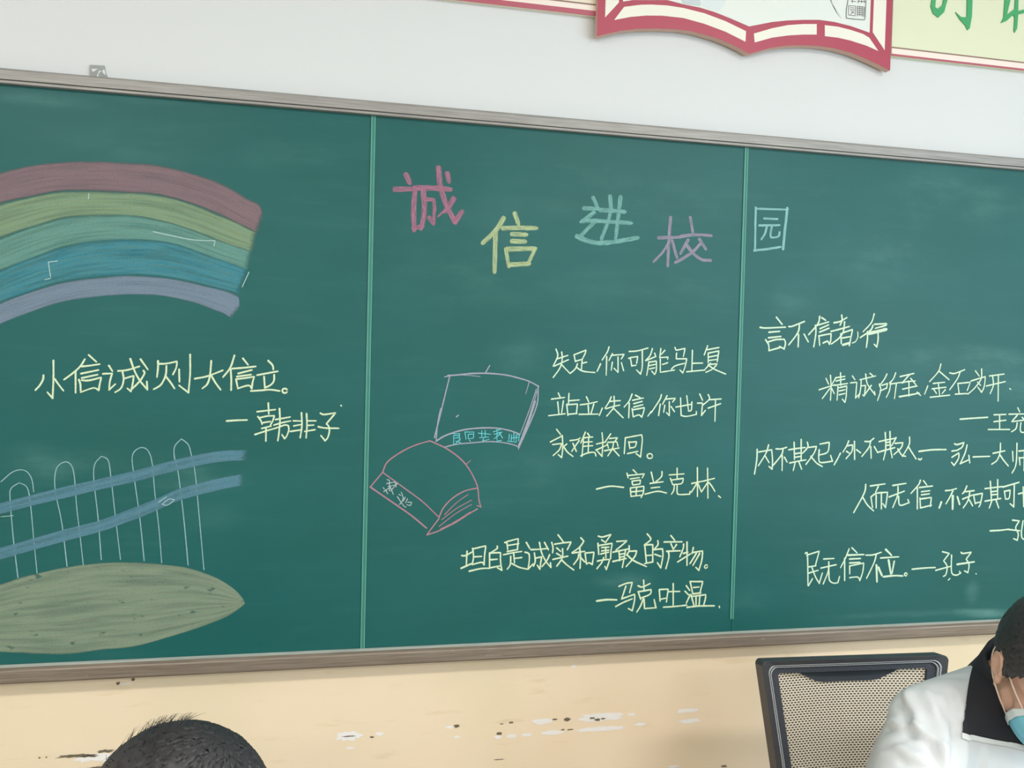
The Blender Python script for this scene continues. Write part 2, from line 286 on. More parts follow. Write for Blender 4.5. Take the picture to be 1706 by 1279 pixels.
    'signature_mid': '''4.4:512.9,340.6 544.7,346.8 576.9,344.0;4.1:598.6,383.6 607.0,375.9;4.1:584.0,376.0 587.0,365.7;4.1:586.9,370.9 626.0,374.6 620.8,365.6;4.1:592.5,363.1 614.0,366.1;4.1:596.7,358.0 598.3,349.0 615.8,351.5;4.1:596.7,358.0 616.9,360.5 615.8,351.5;4.1:593.2,340.1 595.0,323.4;4.1:593.1,342.6 625.5,346.3 624.6,332.1 619.5,320.6;4.1:607.9,343.8 607.2,324.5;4.1:596.1,333.6 623.1,336.0;4.1:595.0,323.4 619.3,325.7;4.1:642.2,378.4 648.4,356.4;4.1:668.2,379.6 667.2,368.0 652.5,355.1;4.1:640.3,352.6 671.7,356.3;4.1:643.3,342.3 663.8,344.2;4.1:628.8,328.2 658.6,334.4 680.7,330.4;4.1:705.1,387.3 705.9,363.9;4.1:686.3,371.8 722.2,374.2;4.1:689.3,364.0 695.3,349.7;4.1:692.2,360.1 721.1,363.9 717.3,352.2 696.6,349.7;4.1:699.4,348.4 698.4,336.7 693.2,327.7;4.2:706.4,347.0 706.9,331.5 712.6,326.7 737.6,327.3;4.2:737.6,327.3 738.8,333.8;4.2:755.1,388.5 757.3,321.9;4.2:742.3,352.0 768.7,357.1;4.2:754.9,352.0 741.6,331.2;4.2:757.7,351.9 765.3,334.9;4.2:780.4,387.1 783.5,317.7;4.2:770.2,357.1 798.1,363.5;4.2:780.2,351.8 766.8,332.3;4.2:784.3,354.4 791.6,346.5 800.5,333.3;4.2:809.9,322.8 815.1,318.8''',
    'quote_low': '''4.4:209.4,197.5 217.8,197.3 231.6,204.4;4.4:220.9,206.5 220.1,176.9;5.2:209.1,169.8 232.2,179.4;4.4:233.3,212.7 235.6,194.1 233.2,177.5;4.4:235.2,211.8 262.3,217.7 260.0,195.4 259.5,175.9;4.4:259.5,175.9 253.8,181.6 233.2,177.1;4.4:238.4,194.0 253.4,194.6;4.8:227.0,162.8 252.2,167.7 272.9,168.0;4.4:287.8,216.2 288.9,211.5 271.2,200.7;4.4:271.2,201.6 271.9,169.9;4.4:272.1,201.6 295.7,202.0 296.3,181.4 299.6,162.7;4.4:299.6,162.7 289.9,168.5;4.4:274.4,186.7 288.5,187.6;4.4:272.9,169.0 297.4,173.0;4.4:304.7,224.2 309.4,224.1 311.7,208.2;4.4:309.4,226.0 335.0,232.1 333.7,207.7;4.4:312.5,217.5 336.3,220.8;4.4:310.9,203.9 332.8,207.7;4.4:302.5,197.2 325.3,201.3 343.4,203.4;4.4:325.3,199.5 327.8,178.8;4.5:327.5,188.2 343.8,190.0;4.4:318.8,193.0 318.3,175.3 311.9,165.1;4.5:322.1,177.0 339.5,168.1 356.9,163.9;4.5:353.5,223.2 361.5,209.9;4.5:351.1,201.7 359.9,197.7 361.2,183.6 358.9,163.8;4.5:358.9,163.8 370.1,174.9;4.5:364.5,207.0 386.7,207.5 403.1,209.0;4.5:372.4,199.3 374.8,181.3 371.2,170.1;4.5:375.6,187.9 389.1,190.4 387.5,177.2 385.9,163.1;4.5:385.9,163.1 379.9,171.8;4.5:383.4,222.6 388.8,199.9 399.0,180.7 411.1,166.2;4.5:411.1,166.2 409.8,176.7;4.5:407.4,194.7 401.9,182.5 390.6,168.7;4.5:395.0,222.4 404.2,206.1;4.5:425.7,238.8 437.9,223.4;4.5:411.5,222.1 414.8,210.6 414.1,199.3;4.5:418.5,218.1 437.0,220.6 456.5,222.1 448.2,205.2;4.5:423.6,209.5 432.6,201.7;4.5:423.9,197.2 433.8,191.2;4.5:415.5,184.1 449.6,190.5;4.5:436.9,207.3 436.9,187.4 424.7,168.7;4.5:436.1,181.7 448.1,170.9 464.2,159.1;4.6:479.0,231.2 486.1,223.4 476.6,210.2 459.2,198.2;4.6:460.2,197.3 488.7,200.4;4.6:476.6,210.2 479.2,188.3 478.9,162.5;4.6:475.1,194.1 473.4,184.6 463.9,171.5;4.6:480.2,186.3 489.4,176.5;4.6:489.9,195.6 493.5,172.6;4.6:490.8,196.6 510.7,198.0 507.5,170.3;4.6:507.5,170.3 499.4,174.4 494.5,171.6;4.6:519.9,234.2 529.9,232.1 549.8,237.5 537.3,219.5;4.6:528.1,225.4 537.3,219.5;4.6:519.4,217.9 522.1,193.0;4.6:522.5,213.1 553.4,217.2 550.9,200.0 550.4,182.7;4.6:528.6,208.2 545.6,208.7;4.6:528.9,200.5 545.8,202.0;4.6:527.1,193.8 545.0,197.2;4.6:537.6,208.9 539.3,184.9;4.6:519.5,177.7 533.4,180.2 548.5,180.8 544.8,169.4 541.1,157.9;4.6:541.1,157.9 537.9,164.8;4.6:534.3,185.0 529.6,173.6 519.0,160.5;4.6:564.4,221.2 588.6,222.3 577.7,212.9 562.9,201.6;4.6:556.0,197.0 575.1,200.4 594.2,203.8;4.6:570.1,198.6 572.7,177.3;4.6:586.1,202.1 579.3,161.7;4.6:573.3,191.8 582.4,193.1;4.6:573.5,185.0 582.6,186.7;4.6:556.7,175.8 587.8,181.8;4.6:594.0,210.6 594.3,199.0 588.5,189.5;4.7:594.4,198.0 612.6,198.6 608.0,185.2 588.3,163.4;4.7:589.5,190.4 606.2,176.5 637.2,162.1;4.7:637.0,236.8 645.5,227.0 643.6,221.2 630.6,211.8;4.7:631.6,211.7 636.9,171.8;4.7:633.7,211.7 651.1,212.3 652.3,172.4;4.7:652.3,172.4 632.9,169.0;4.7:637.5,187.4 650.8,188.0;4.7:663.1,220.8 663.4,211.1 652.5,199.6;4.7:653.5,200.6 675.1,202.0 676.6,185.4 672.3,158.3;4.7:672.3,158.3 663.7,170.2;4.7:656.9,189.8 671.5,184.6;4.7:694.8,231.9 704.5,220.9;4.7:678.7,217.6 722.3,217.3;4.7:695.4,213.3 702.1,199.5;4.7:709.0,211.1 704.0,203.4;4.7:685.6,196.0 718.8,196.6;4.7:689.8,194.9 691.2,181.2 684.8,156.0;4.7:726.6,211.7 725.9,201.9 718.2,182.5;4.8:726.3,190.1 737.7,192.8;4.8:734.8,216.4 736.6,162.4;4.8:713.4,170.9 744.1,188.7;4.8:751.0,203.3 748.3,189.6;4.8:748.2,191.6 774.4,194.9 773.0,173.3 766.4,149.8;4.8:766.4,149.8 758.8,156.9;4.8:758.8,189.4 743.8,166.2;4.8:767.2,189.2 751.3,162.0;3.8:787.8,160.1 785.0,162.2 781.2,160.3 780.3,156.4 783.1,154.3 786.9,156.2 787.8,160.1''',
    'signature_low': '''5.5:520.6,87.0 544.5,89.0 567.7,87.8;4.7:572.9,118.6 587.9,124.3 604.1,126.7 598.7,103.6;4.6:589.1,118.4 579.8,89.7;4.7:579.8,89.7 611.0,99.3 610.5,82.9 606.0,61.7;4.7:606.0,61.7 596.7,66.9;4.7:566.2,72.8 585.1,81.8 605.2,88.9;4.7:631.5,130.7 633.2,107.3;4.7:618.6,118.5 628.9,115.3 647.1,122.5;4.7:619.0,104.9 625.6,87.2;4.7:621.0,104.8 650.6,108.7 647.9,98.1 626.6,90.1;4.7:631.8,87.9 626.1,72.6 617.3,58.3;4.7:633.8,87.9 635.5,65.4 663.2,66.4;4.7:663.2,66.4 658.5,85.1;4.7:670.2,107.1 673.1,81.6;4.7:671.2,108.1 691.9,108.4 690.3,93.7 688.7,79.1;4.7:673.0,85.5 689.4,87.9;4.7:692.1,102.5 720.2,102.2;4.7:704.0,120.7 705.5,70.7;4.7:681.8,67.0 708.8,67.6 739.0,69.5;4.8:736.5,114.8 745.2,103.7;4.8:733.7,102.1 742.4,94.0;4.8:746.6,93.8 737.8,74.4;4.8:745.6,124.3 752.8,96.6;4.8:746.6,124.3 777.2,123.4 770.7,96.0;4.8:754.5,110.3 768.1,110.8;4.8:753.9,95.5 772.8,96.9;4.8:748.7,93.7 756.8,68.8;4.8:753.0,89.7 785.6,92.5 784.9,82.6 781.1,68.0;4.8:761.5,87.4 762.1,67.7;4.8:770.9,89.0 769.5,67.4;5.3:740.2,64.5 767.5,66.5 807.7,65.6;4.8:820.5,63.9 821.1,61.1''',
    'quote_right_a': '''4.9:942.9,741.8 958.0,725.8;4.9:902.0,716.7 918.2,715.8 967.0,719.4;4.9:925.0,706.2 952.1,709.0;4.9:924.4,693.1 955.8,697.2;4.9:917.0,688.5 925.0,676.9 926.6,663.1;4.9:924.7,683.8 943.0,689.3 964.8,690.9 968.4,682.1 965.6,668.1;4.9:965.6,668.1 953.4,673.7;4.9:953.5,670.8 926.6,663.1;4.9:975.7,721.1 985.5,722.4 1015.9,734.4;4.9:1003.0,725.0 999.3,706.9 977.3,678.4;4.9:1001.6,703.0 1001.6,674.1;4.9:1015.9,704.5 1027.6,686.8;4.9:1055.4,747.7 1051.5,730.6 1028.1,703.8;4.9:1045.0,726.4 1046.8,708.4 1042.5,675.3;5.0:1061.0,744.9 1071.3,739.3;5.0:1049.5,726.5 1079.3,735.6;5.0:1057.6,718.8 1079.5,728.5;5.0:1056.7,710.8 1081.0,720.6;5.0:1054.9,701.7 1057.9,679.7;5.0:1057.1,701.7 1072.6,705.2 1087.0,707.7 1086.5,691.6 1083.5,682.5;5.0:1083.5,682.5 1078.7,690.4 1066.6,685.0;5.0:1093.9,734.1 1109.5,737.6 1127.2,747.3;5.0:1113.4,752.8 1115.0,740.8 1109.9,728.6;5.0:1086.8,713.3 1110.2,719.5 1134.8,726.4;5.0:1121.9,737.0 1119.4,714.8 1108.8,698.3 1089.1,683.6;5.0:1112.9,708.5 1114.9,685.4;5.0:1117.3,710.7 1144.1,719.6 1140.3,701.3 1136.6,681.0;5.0:1117.8,698.6 1136.9,702.2;7.0:1119.5,682.1 1136.3,687.0;3.5:1158.0,714.0 1158.5,701.8 1152.1,690.5 1143.1,687.2;4.5:1200.8,759.0 1193.6,737.5 1172.7,715.5;5.1:1198.4,731.5 1192.0,719.1 1165.3,701.0;5.1:1184.2,715.8 1184.8,698.6 1182.7,678.2;5.1:1202.9,734.1 1235.1,736.8 1232.9,732.7 1205.6,724.6;10.1:1190.0,712.0 1210.5,716.7 1234.5,722.9;5.1:1212.8,715.7 1213.6,697.4 1210.8,680.0;5.1:1210.8,680.0 1203.7,685.9''',
    'quote_right_b': '''4.2:1077.9,601.0 1085.1,587.7;4.2:1089.3,608.7 1092.1,578.8 1091.5,549.5;4.2:1102.9,601.5 1094.1,587.9;4.2:1060.7,573.8 1101.8,586.5;4.2:1088.8,577.3 1069.8,553.1;4.2:1093.8,577.4 1100.9,565.5;4.3:1115.8,615.3 1117.6,585.3;4.3:1102.8,603.0 1127.8,607.1;4.3:1104.8,595.5 1128.1,600.5;4.3:1101.9,585.0 1135.2,590.1;4.3:1110.3,582.2 1108.9,549.8;4.3:1112.1,579.2 1133.7,584.1 1133.0,558.5 1130.2,545.0;4.3:1130.2,545.0 1123.2,552.4;4.3:1114.1,571.7 1129.0,575.0;4.3:1114.4,562.7 1129.4,566.0;4.3:1147.9,608.4 1155.0,599.6;4.3:1143.5,591.8 1160.3,593.6 1158.4,555.9;4.3:1158.4,555.9 1169.9,566.7;4.3:1168.6,599.8 1210.7,609.7;4.3:1172.0,598.4 1171.1,577.3 1166.9,556.1;4.3:1172.5,584.8 1184.4,586.5 1182.0,560.8 1176.8,563.8;4.3:1183.3,613.7 1189.3,589.7 1210.8,564.3;4.3:1210.8,564.3 1208.8,571.9;4.3:1199.7,586.8 1180.3,560.8;4.3:1195.1,615.5 1203.9,609.6;4.3:1241.3,614.9 1234.9,602.7 1221.9,585.7;4.3:1221.7,590.3 1225.8,575.2 1218.2,550.8;4.3:1224.1,573.6 1242.7,581.6;4.3:1228.7,587.4 1244.0,592.2 1241.0,580.0;4.3:1265.3,618.5 1259.0,603.2 1249.1,593.8;4.3:1252.4,595.4 1249.8,575.6 1241.9,558.7;4.4:1250.9,590.8 1285.3,596.1;4.4:1268.1,592.7 1264.4,556.1;4.4:1277.8,609.6 1315.7,618.1;4.4:1303.6,614.8 1286.9,597.6;4.4:1283.6,594.5 1297.3,597.8 1319.9,599.8;4.4:1307.5,605.7 1322.0,590.7;4.4:1302.6,596.4 1304.0,562.8;4.4:1285.9,579.3 1325.7,587.7;5.3:1278.0,560.8 1309.1,565.9 1331.6,570.3;4.4:1326.3,572.3 1336.4,564.8;4.4:1355.5,588.2 1347.5,568.1;4.4:1390.2,642.8 1383.9,624.2 1360.3,599.1;4.4:1387.5,624.2 1414.9,604.8;4.4:1371.0,594.7 1402.8,598.3;4.4:1368.1,581.4 1406.8,586.1;4.4:1385.2,594.9 1390.0,565.7;4.4:1373.5,579.3 1380.9,570.2;4.4:1405.3,579.9 1396.9,570.4;4.4:1363.7,560.7 1418.4,566.8;4.5:1416.0,621.8 1430.3,620.6 1458.5,630.5;4.5:1446.2,625.5 1438.0,606.8 1417.8,580.1;4.5:1440.3,596.0 1445.0,571.2;4.5:1442.1,596.0 1476.1,599.8 1468.0,579.4;4.5:1434.3,569.5 1468.3,571.6;4.5:1489.3,628.1 1500.7,615.8;4.5:1507.1,633.1 1506.4,608.2 1489.3,586.0 1470.2,570.1;4.5:1477.7,602.9 1518.9,614.7 1516.3,589.6 1509.7,575.4;4.5:1509.7,575.4 1498.3,587.7;4.5:1497.7,600.2 1506.4,592.6;4.5:1531.5,616.5 1573.4,622.1;4.5:1523.5,591.3 1577.9,603.3;4.5:1540.7,615.1 1543.5,593.3 1535.3,572.8;4.5:1557.1,617.0 1559.2,554.3;4.6:1592.3,586.0 1594.6,584.4''',
    'signature_right_b': '''5.0:1451.4,507.7 1489.1,510.5 1530.7,513.2;4.6:1548.7,519.6 1583.5,521.0;4.6:1549.5,502.4 1584.2,506.5;4.6:1565.2,519.8 1566.8,483.7;4.6:1533.9,482.8 1596.3,483.3;4.6:1617.9,537.8 1623.9,528.4;4.6:1592.7,521.7 1650.2,523.0;4.6:1616.9,518.8 1601.0,502.9 1636.0,507.0;4.6:1632.0,514.3 1643.7,503.3;4.6:1617.8,499.9 1614.7,485.6 1602.1,477.6;4.6:1628.9,500.0 1627.8,484.1 1633.8,476.3 1659.8,478.0 1661.3,486.0''',
    'quote_right_c': '''4.6:904.4,431.3 904.2,405.5 899.7,373.4;4.6:909.1,425.1 941.8,430.4 944.9,405.5 944.5,384.7;4.6:944.5,384.7 936.4,391.0;4.6:933.4,441.8 927.3,422.1 909.1,393.1;4.6:925.3,415.9 936.0,400.3;4.6:953.1,432.5 966.7,432.6 980.3,436.3;4.6:971.3,432.6 967.3,418.0 946.5,393.0;4.6:969.6,416.9 970.4,381.5;4.6:975.5,412.8 982.7,401.3;4.6:999.4,448.3 1001.6,407.6;4.7:1017.6,454.7 1019.4,405.5;4.6:986.3,430.5 1008.0,433.7 1028.7,435.9;4.6:1003.8,421.2 1017.6,423.3;4.6:1004.1,412.8 1017.9,414.9;4.6:989.7,399.2 1011.4,403.4 1032.1,406.5;4.6:1003.5,399.2 999.5,381.4;4.7:1013.8,401.3 1021.3,384.5;4.7:1034.0,448.5 1035.6,436.9 1022.2,422.2;4.7:1034.5,435.9 1058.7,438.7 1052.4,422.3 1032.5,396.1;4.7:1044.5,414.9 1060.2,399.2 1075.7,390.7;4.7:1067.8,444.4 1092.2,448.7 1088.4,425.5 1066.5,418.1;4.7:1066.0,430.7 1065.6,409.7 1071.8,400.2 1102.2,403.4;4.7:1102.2,403.4 1096.9,417.1;4.7:1122.6,422.4 1116.0,409.7 1107.2,394.9;4.7:1143.9,452.1 1138.5,439.4 1129.6,425.6;4.7:1139.6,440.5 1155.0,442.6 1153.2,426.7 1138.5,409.7;4.7:1139.0,427.1 1146.3,422.9;4.8:1159.4,451.2 1161.6,407.6;4.8:1166.1,431.0 1177.1,423.6;4.8:1188.0,451.3 1200.0,451.3 1211.6,458.9;4.8:1203.5,451.4 1198.2,435.4 1181.1,415.1;4.8:1204.1,438.6 1206.4,410.8;4.8:1213.7,438.6 1222.6,425.8;4.8:1242.3,473.2 1245.1,433.2 1240.2,406.9;4.8:1255.3,475.4 1258.1,437.5 1263.9,412.2;4.8:1226.6,451.1 1247.8,455.4 1272.7,459.7;4.8:1244.5,449.0 1256.4,450.1;4.8:1244.8,441.7 1256.7,442.8;4.8:1222.9,424.7 1239.4,429.0 1270.1,436.5;4.8:1272.6,460.8 1268.2,452.3 1261.5,441.7;4.8:1270.8,447.0 1292.3,448.6 1286.9,435.5 1268.4,419.6;4.9:1278.6,433.3 1290.0,418.5 1300.9,415.4;4.9:1309.8,462.0 1309.4,444.0 1292.5,415.4;4.9:1308.4,437.7 1321.2,420.7 1330.2,409.0;4.9:1337.4,409.0 1342.4,406.9 1345.9,410.1;5.4:1337.9,427.5 1374.2,431.5 1413.5,432.2;5.0:1437.5,446.7 1445.1,444.6 1464.7,450.0 1459.0,438.1 1445.7,430.6;5.0:1430.9,428.4 1446.9,430.6;5.0:1431.6,413.3 1450.9,424.1 1450.3,410.1 1438.6,392.9;5.0:1438.6,392.9 1430.9,400.5;5.0:1473.7,443.6 1468.4,423.1 1455.8,397.2;5.0:1455.8,397.2 1480.3,406.9;5.0:1479.8,417.7 1483.1,399.3;5.0:1492.5,414.0 1540.2,415.6;5.1:1550.0,423.2 1584.0,429.4;5.1:1570.4,448.3 1570.1,425.4 1562.2,405.8 1547.4,396.0;5.1:1570.4,418.9 1582.5,404.7 1595.9,391.6;5.1:1607.0,427.7 1609.4,403.6;5.1:1618.9,448.5 1619.5,408.0 1616.5,388.3 1608.2,374.1;5.1:1626.2,428.8 1660.9,432.2;5.1:1628.3,412.4 1631.2,393.8;5.1:1628.3,411.3 1656.6,413.5 1654.7,399.2;5.1:1642.9,430.0 1644.0,379.5''',
    'quote_right_d': '''4.8:1194.3,347.0 1190.9,325.6 1164.4,279.1;4.8:1187.0,316.8 1200.5,297.6 1218.2,282.7;4.8:1207.2,343.2 1247.0,348.0;4.8:1228.7,341.8 1222.1,327.9;4.8:1209.7,316.5 1215.0,291.1;4.8:1209.7,316.5 1225.0,325.3 1255.0,327.6 1253.0,307.2 1250.8,290.7;4.8:1250.8,290.7 1243.2,299.7;4.8:1223.8,320.2 1225.0,289.8;4.8:1238.0,323.9 1239.4,287.0;4.9:1268.7,344.0 1304.7,348.9;4.9:1259.8,316.1 1301.1,329.8;4.9:1283.3,341.4 1282.7,319.7 1270.9,290.5;4.9:1285.7,317.1 1287.9,299.2 1295.3,295.3 1315.3,301.5;4.9:1315.3,301.5 1312.1,309.2;4.9:1345.1,356.4 1339.8,344.9 1320.2,324.5;4.9:1337.2,337.2 1339.3,285.8;4.9:1354.0,355.1 1363.2,344.7;4.9:1343.0,338.5 1379.5,342.1;4.9:1349.2,328.1 1372.6,330.5;4.9:1349.6,320.4 1371.5,322.8;4.9:1345.5,312.7 1348.0,288.3;4.9:1347.1,310.2 1377.7,313.7 1375.7,291.8;4.9:1348.0,288.3 1378.6,294.4;6.4:1406.3,301.8 1401.0,287.7;5.0:1416.9,330.2 1431.8,331.4 1448.0,335.1;5.0:1437.8,328.7 1429.6,313.3 1419.8,297.8;7.5:1438.3,317.1 1439.2,284.6;6.5:1451.9,314.3 1458.7,296.1;5.0:1477.7,341.4 1470.8,327.2 1465.0,322.0;5.0:1472.3,327.2 1499.3,329.6;5.0:1467.1,309.0 1496.7,319.2;5.0:1487.3,327.1 1482.3,305.0 1469.6,286.9;5.0:1486.7,306.2 1496.4,291.8;5.0:1498.3,317.8 1503.7,296.9;5.0:1499.7,319.1 1523.8,322.8 1518.9,296.7 1514.7,288.9;5.0:1503.7,298.2 1517.2,300.7;5.1:1545.2,352.8 1550.3,306.9;5.1:1566.4,356.6 1568.6,308.0;5.1:1530.8,334.6 1582.5,339.5;5.1:1551.0,326.6 1566.1,328.3;5.1:1551.3,318.7 1566.5,319.9;5.1:1532.2,303.1 1577.7,309.3;5.1:1552.0,304.3 1545.2,286.0;5.1:1564.1,305.4 1572.7,285.6;5.1:1582.5,338.1 1629.8,349.7;5.1:1587.6,327.6 1591.6,307.8;5.1:1589.2,327.6 1604.4,330.1 1602.3,310.3 1593.1,307.8;5.1:1616.2,343.2 1617.2,287.8;5.1:1617.2,287.8 1606.0,295.8;5.1:1629.6,320.7 1675.8,329.6;5.1:1642.7,337.7 1646.6,287.4 1671.6,285.8 1680.6,295.0;5.1:1658.0,342.9 1661.5,303.2''',
    'signature_right_d': '''5.1:1550.8,228.1 1581.4,228.9 1605.9,231.1;5.1:1615.7,254.0 1635.9,251.8 1625.8,234.7 1634.3,218.7 1632.0,202.8;5.1:1632.0,202.8 1620.9,207.0;5.1:1606.0,230.3 1638.6,226.6;5.1:1646.8,251.6 1643.6,218.5 1650.5,205.1 1672.2,207.4 1671.7,218.0''',
    'quote_right_e': '''4.5:1038.3,182.9 1044.4,178.7 1048.6,105.5;4.6:1042.9,178.7 1075.4,187.5 1066.2,152.5;4.6:1048.4,150.2 1067.7,152.4;4.6:1049.0,135.3 1074.1,141.4;4.6:1057.4,148.6 1067.2,126.7 1078.3,110.0;4.6:1050.1,105.5 1059.9,121.5;4.6:1078.3,110.0 1085.5,134.3;4.6:1088.1,168.2 1115.2,168.9;4.6:1081.4,146.6 1121.8,153.7;4.6:1101.9,161.0 1101.3,139.3 1088.9,108.4;4.6:1102.8,139.2 1105.1,117.4 1116.0,109.4 1128.1,109.9 1132.1,124.8;4.6:1155.3,191.1 1147.0,170.8 1134.2,146.6;4.6:1144.0,168.2 1146.1,114.8;4.6:1162.8,193.7 1177.1,181.1;5.6:1152.9,176.1 1195.7,176.5;5.6:1157.8,166.5 1186.8,167.1;5.6:1158.2,156.9 1185.7,157.5;4.6:1158.4,150.0 1159.2,130.8;4.6:1160.0,150.0 1196.5,155.9 1194.3,134.0 1187.4,113.6;4.6:1187.4,113.6 1180.9,122.0 1159.6,121.3;4.7:1201.9,175.0 1220.3,175.1 1243.3,180.9;4.7:1229.6,174.3 1224.2,155.2 1205.6,118.5;7.0:1231.3,149.5 1234.4,109.4;7.0:1237.1,143.8 1247.2,124.2;6.6:1255.5,187.5 1271.6,173.3;4.7:1242.3,167.1 1292.1,168.7;6.6:1264.3,161.1 1271.9,127.7;5.7:1280.1,157.9 1275.0,129.0;5.7:1252.0,120.8 1281.5,122.7 1305.1,121.2;4.7:1317.8,125.0 1314.2,128.4 1310.2,127.1 1310.3,123.0 1314.5,120.6 1317.8,125.0''',
    'signature_right_e': '''4.8:1331.2,137.1 1366.0,139.0 1396.3,139.6;4.8:1415.4,178.4 1434.9,173.7 1419.6,155.8 1429.9,141.5 1427.5,121.8 1419.7,116.4;4.8:1398.2,132.5 1439.6,141.2;4.8:1441.6,169.3 1443.4,127.0 1456.7,118.8 1469.5,123.5;4.9:1469.5,123.5 1466.1,127.8;4.9:1468.8,175.7 1473.8,172.8 1498.2,175.1 1484.2,158.4 1493.0,144.0 1490.6,124.3;4.9:1490.6,124.3 1480.6,128.8;5.8:1458.8,145.8 1507.4,150.8;3.9:1439.3,110.8 1434.6,107.0;3.9:1514.0,121.1 1515.3,119.9''',
    'book_upper': '''2.9:144.0,454.4 157.3,512.9 173.9,587.3;2.3:162.9,585.9 187.3,590.1;3.3:170.2,589.0 187.3,590.1 224.3,594.5 261.6,595.3 299.3,592.4 329.9,585.7 350.4,579.9 372.4,569.1;1.6:175.1,589.8 207.0,590.5 240.6,588.0;2.3:147.8,448.4 150.5,488.5 155.9,517.7;3.3:147.8,447.1 168.3,459.4 202.5,470.7 239.6,475.8 277.1,476.2 307.5,471.4 333.1,462.9;2.7:371.1,569.1 370.8,535.5 360.1,500.5 330.1,430.6;2.0:367.5,562.8 352.1,515.3 334.3,465.4;5.4:364.3,535.4 347.9,480.5 331.2,438.1;1.7:350.5,577.4 343.5,552.4;2.0:368.9,557.8 357.2,515.4 338.2,460.5;2.6:166.4,433.8 190.9,440.0 227.9,443.8 265.3,446.5 298.0,444.1 323.5,438.1 331.3,431.9;2.6:252.8,597.6 261.2,612.5;2.9:190.7,499.9 194.8,503.6''',
    'book_upper_letters': '''2.2:185.5,459.5 185.9,440.0;2.2:184.2,463.2 198.9,463.3;2.2:187.9,459.6 197.8,458.4;2.2:197.7,463.3 199.3,447.4;2.2:186.9,453.4 197.9,454.7;2.2:190.7,447.3 203.1,442.5;2.2:200.4,452.3 188.4,440.0;2.2:210.0,467.0 212.8,451.1;2.2:210.0,467.0 229.8,467.2 228.9,453.7 219.0,452.4;2.2:217.5,462.2 227.4,462.7;2.2:217.5,462.2 217.8,452.4;2.2:220.3,449.9 222.9,446.3;2.2:239.8,464.8 267.4,462.5;2.2:247.2,469.8 247.5,457.5;2.2:254.7,471.0 255.0,456.3;2.2:242.6,455.0 262.5,456.3;2.2:252.5,455.0 249.0,447.6 263.9,451.4;2.3:272.3,467.5 289.7,473.8;2.3:280.9,473.7 281.5,450.3;2.3:274.9,462.6 292.4,467.6;2.3:284.8,467.6 294.0,454.0;2.3:289.9,465.1 275.2,452.7;2.3:281.6,447.8 291.6,449.1;2.3:308.9,462.8 308.0,450.4;2.3:314.0,461.6 313.2,446.7;2.3:319.0,465.3 319.4,449.2;2.3:324.2,461.6 324.6,445.5;2.3:313.0,454.1 330.7,456.7;2.3:325.5,461.6 331.8,461.7 329.6,448.0;2.3:305.5,447.9 324.6,445.5''',
    'book_lower': '''3.3:9.4,348.6 34.8,379.8;3.3:34.8,379.8 45.1,402.6 76.9,425.5 105.5,438.9 134.4,447.5;3.4:134.4,447.5 168.9,431.9 199.0,411.1 219.3,389.0 234.9,361.9 241.5,343.4 244.6,318.7 248.7,305.1;4.0:9.4,348.6 60.1,313.3 96.8,287.4 131.3,258.8;3.0:34.8,379.8 83.4,344.5 122.8,315.0 157.7,281.6;3.4:157.7,281.6 167.0,302.3 186.2,322.9 213.1,338.7 240.3,344.6;3.1:157.8,279.2 132.9,245.4;3.4:132.9,244.2 163.2,254.6 194.8,272.5 241.4,299.0;2.8:241.2,306.4 250.0,302.6;2.0:169.8,287.6 193.9,311.8 220.7,331.2;2.1:163.9,276.7 194.2,299.5 228.4,318.8;2.0:158.2,262.0 194.4,289.7 228.7,309.0;4.8:163.2,255.8 194.9,271.3 226.6,291.8;2.1:215.4,397.6 223.9,405.0''',
    'book_lower_letters': '''2.3:36.7,347.2 39.2,343.6;2.3:38.1,338.8 51.0,347.1;2.3:44.7,364.1 49.5,362.8;2.3:43.7,355.6 61.5,359.2;2.3:47.4,349.6 65.2,353.1;2.3:49.5,361.6 50.0,339.9;2.3:51.0,349.6 58.5,332.6;2.3:41.6,342.4 46.5,333.9;2.3:66.4,356.7 52.4,339.9;2.3:61.5,359.2 64.1,348.3;2.3:70.5,332.5 74.1,330.1;2.3:75.2,337.3 80.3,322.7;2.3:80.3,325.2 78.0,319.1;2.3:83.8,326.3 80.4,317.9;2.3:67.0,327.7 80.6,308.2 86.7,304.5;2.3:72.2,310.7 80.3,321.5;2.3:88.7,322.7 85.3,314.2;2.3:90.1,315.4 98.6,315.3 95.1,308.0 86.6,310.5''',
    'rainbow_ticks': '''1.9:-430.6,863.8 -357.9,852.0 -312.4,852.2 -314.4,840.7;1.8:-621.9,793.7 -617.6,765.3;1.8:-617.6,762.3 -627.6,759.2;1.8:-621.9,793.7 -605.8,796.7;1.9:-245.5,791.5 -258.3,761.0;1.8:-550.2,932.1 -550.9,921.1''',
    'picket_a': '''2.2:-701.8,363.7 -680.0,383.5 -660.0,385.6 -647.8,370.1 -643.5,343.5''',
    'picket_b': '''2.3:-670.0,175.1 -678.8,250.8 -685.5,330.5 -683.7,350.4 -669.8,361.4 -655.7,352.4 -649.3,321.3 -642.5,250.1 -635.8,183.1''',
    'picket_c': '''2.3:-581.6,195.0 -592.0,280.4 -605.0,347.6 -603.4,387.7 -589.2,402.0 -576.9,396.6 -570.5,374.2 -565.7,315.9 -558.8,257.4 -551.9,196.5''',
    'picket_d': '''2.3:-518.8,206.9 -526.1,292.9 -534.4,365.1 -533.5,396.6 -521.3,413.6 -508.7,405.5 -503.3,374.0 -494.8,301.6 -483.1,206.1''',
    'picket_e': '''2.3:-438.6,202.7 -448.3,291.9 -460.0,373.8 -463.5,414.6 -450.1,430.5 -435.2,426.0 -426.4,401.0 -420.0,337.1 -411.7,268.5 -405.2,197.3''',
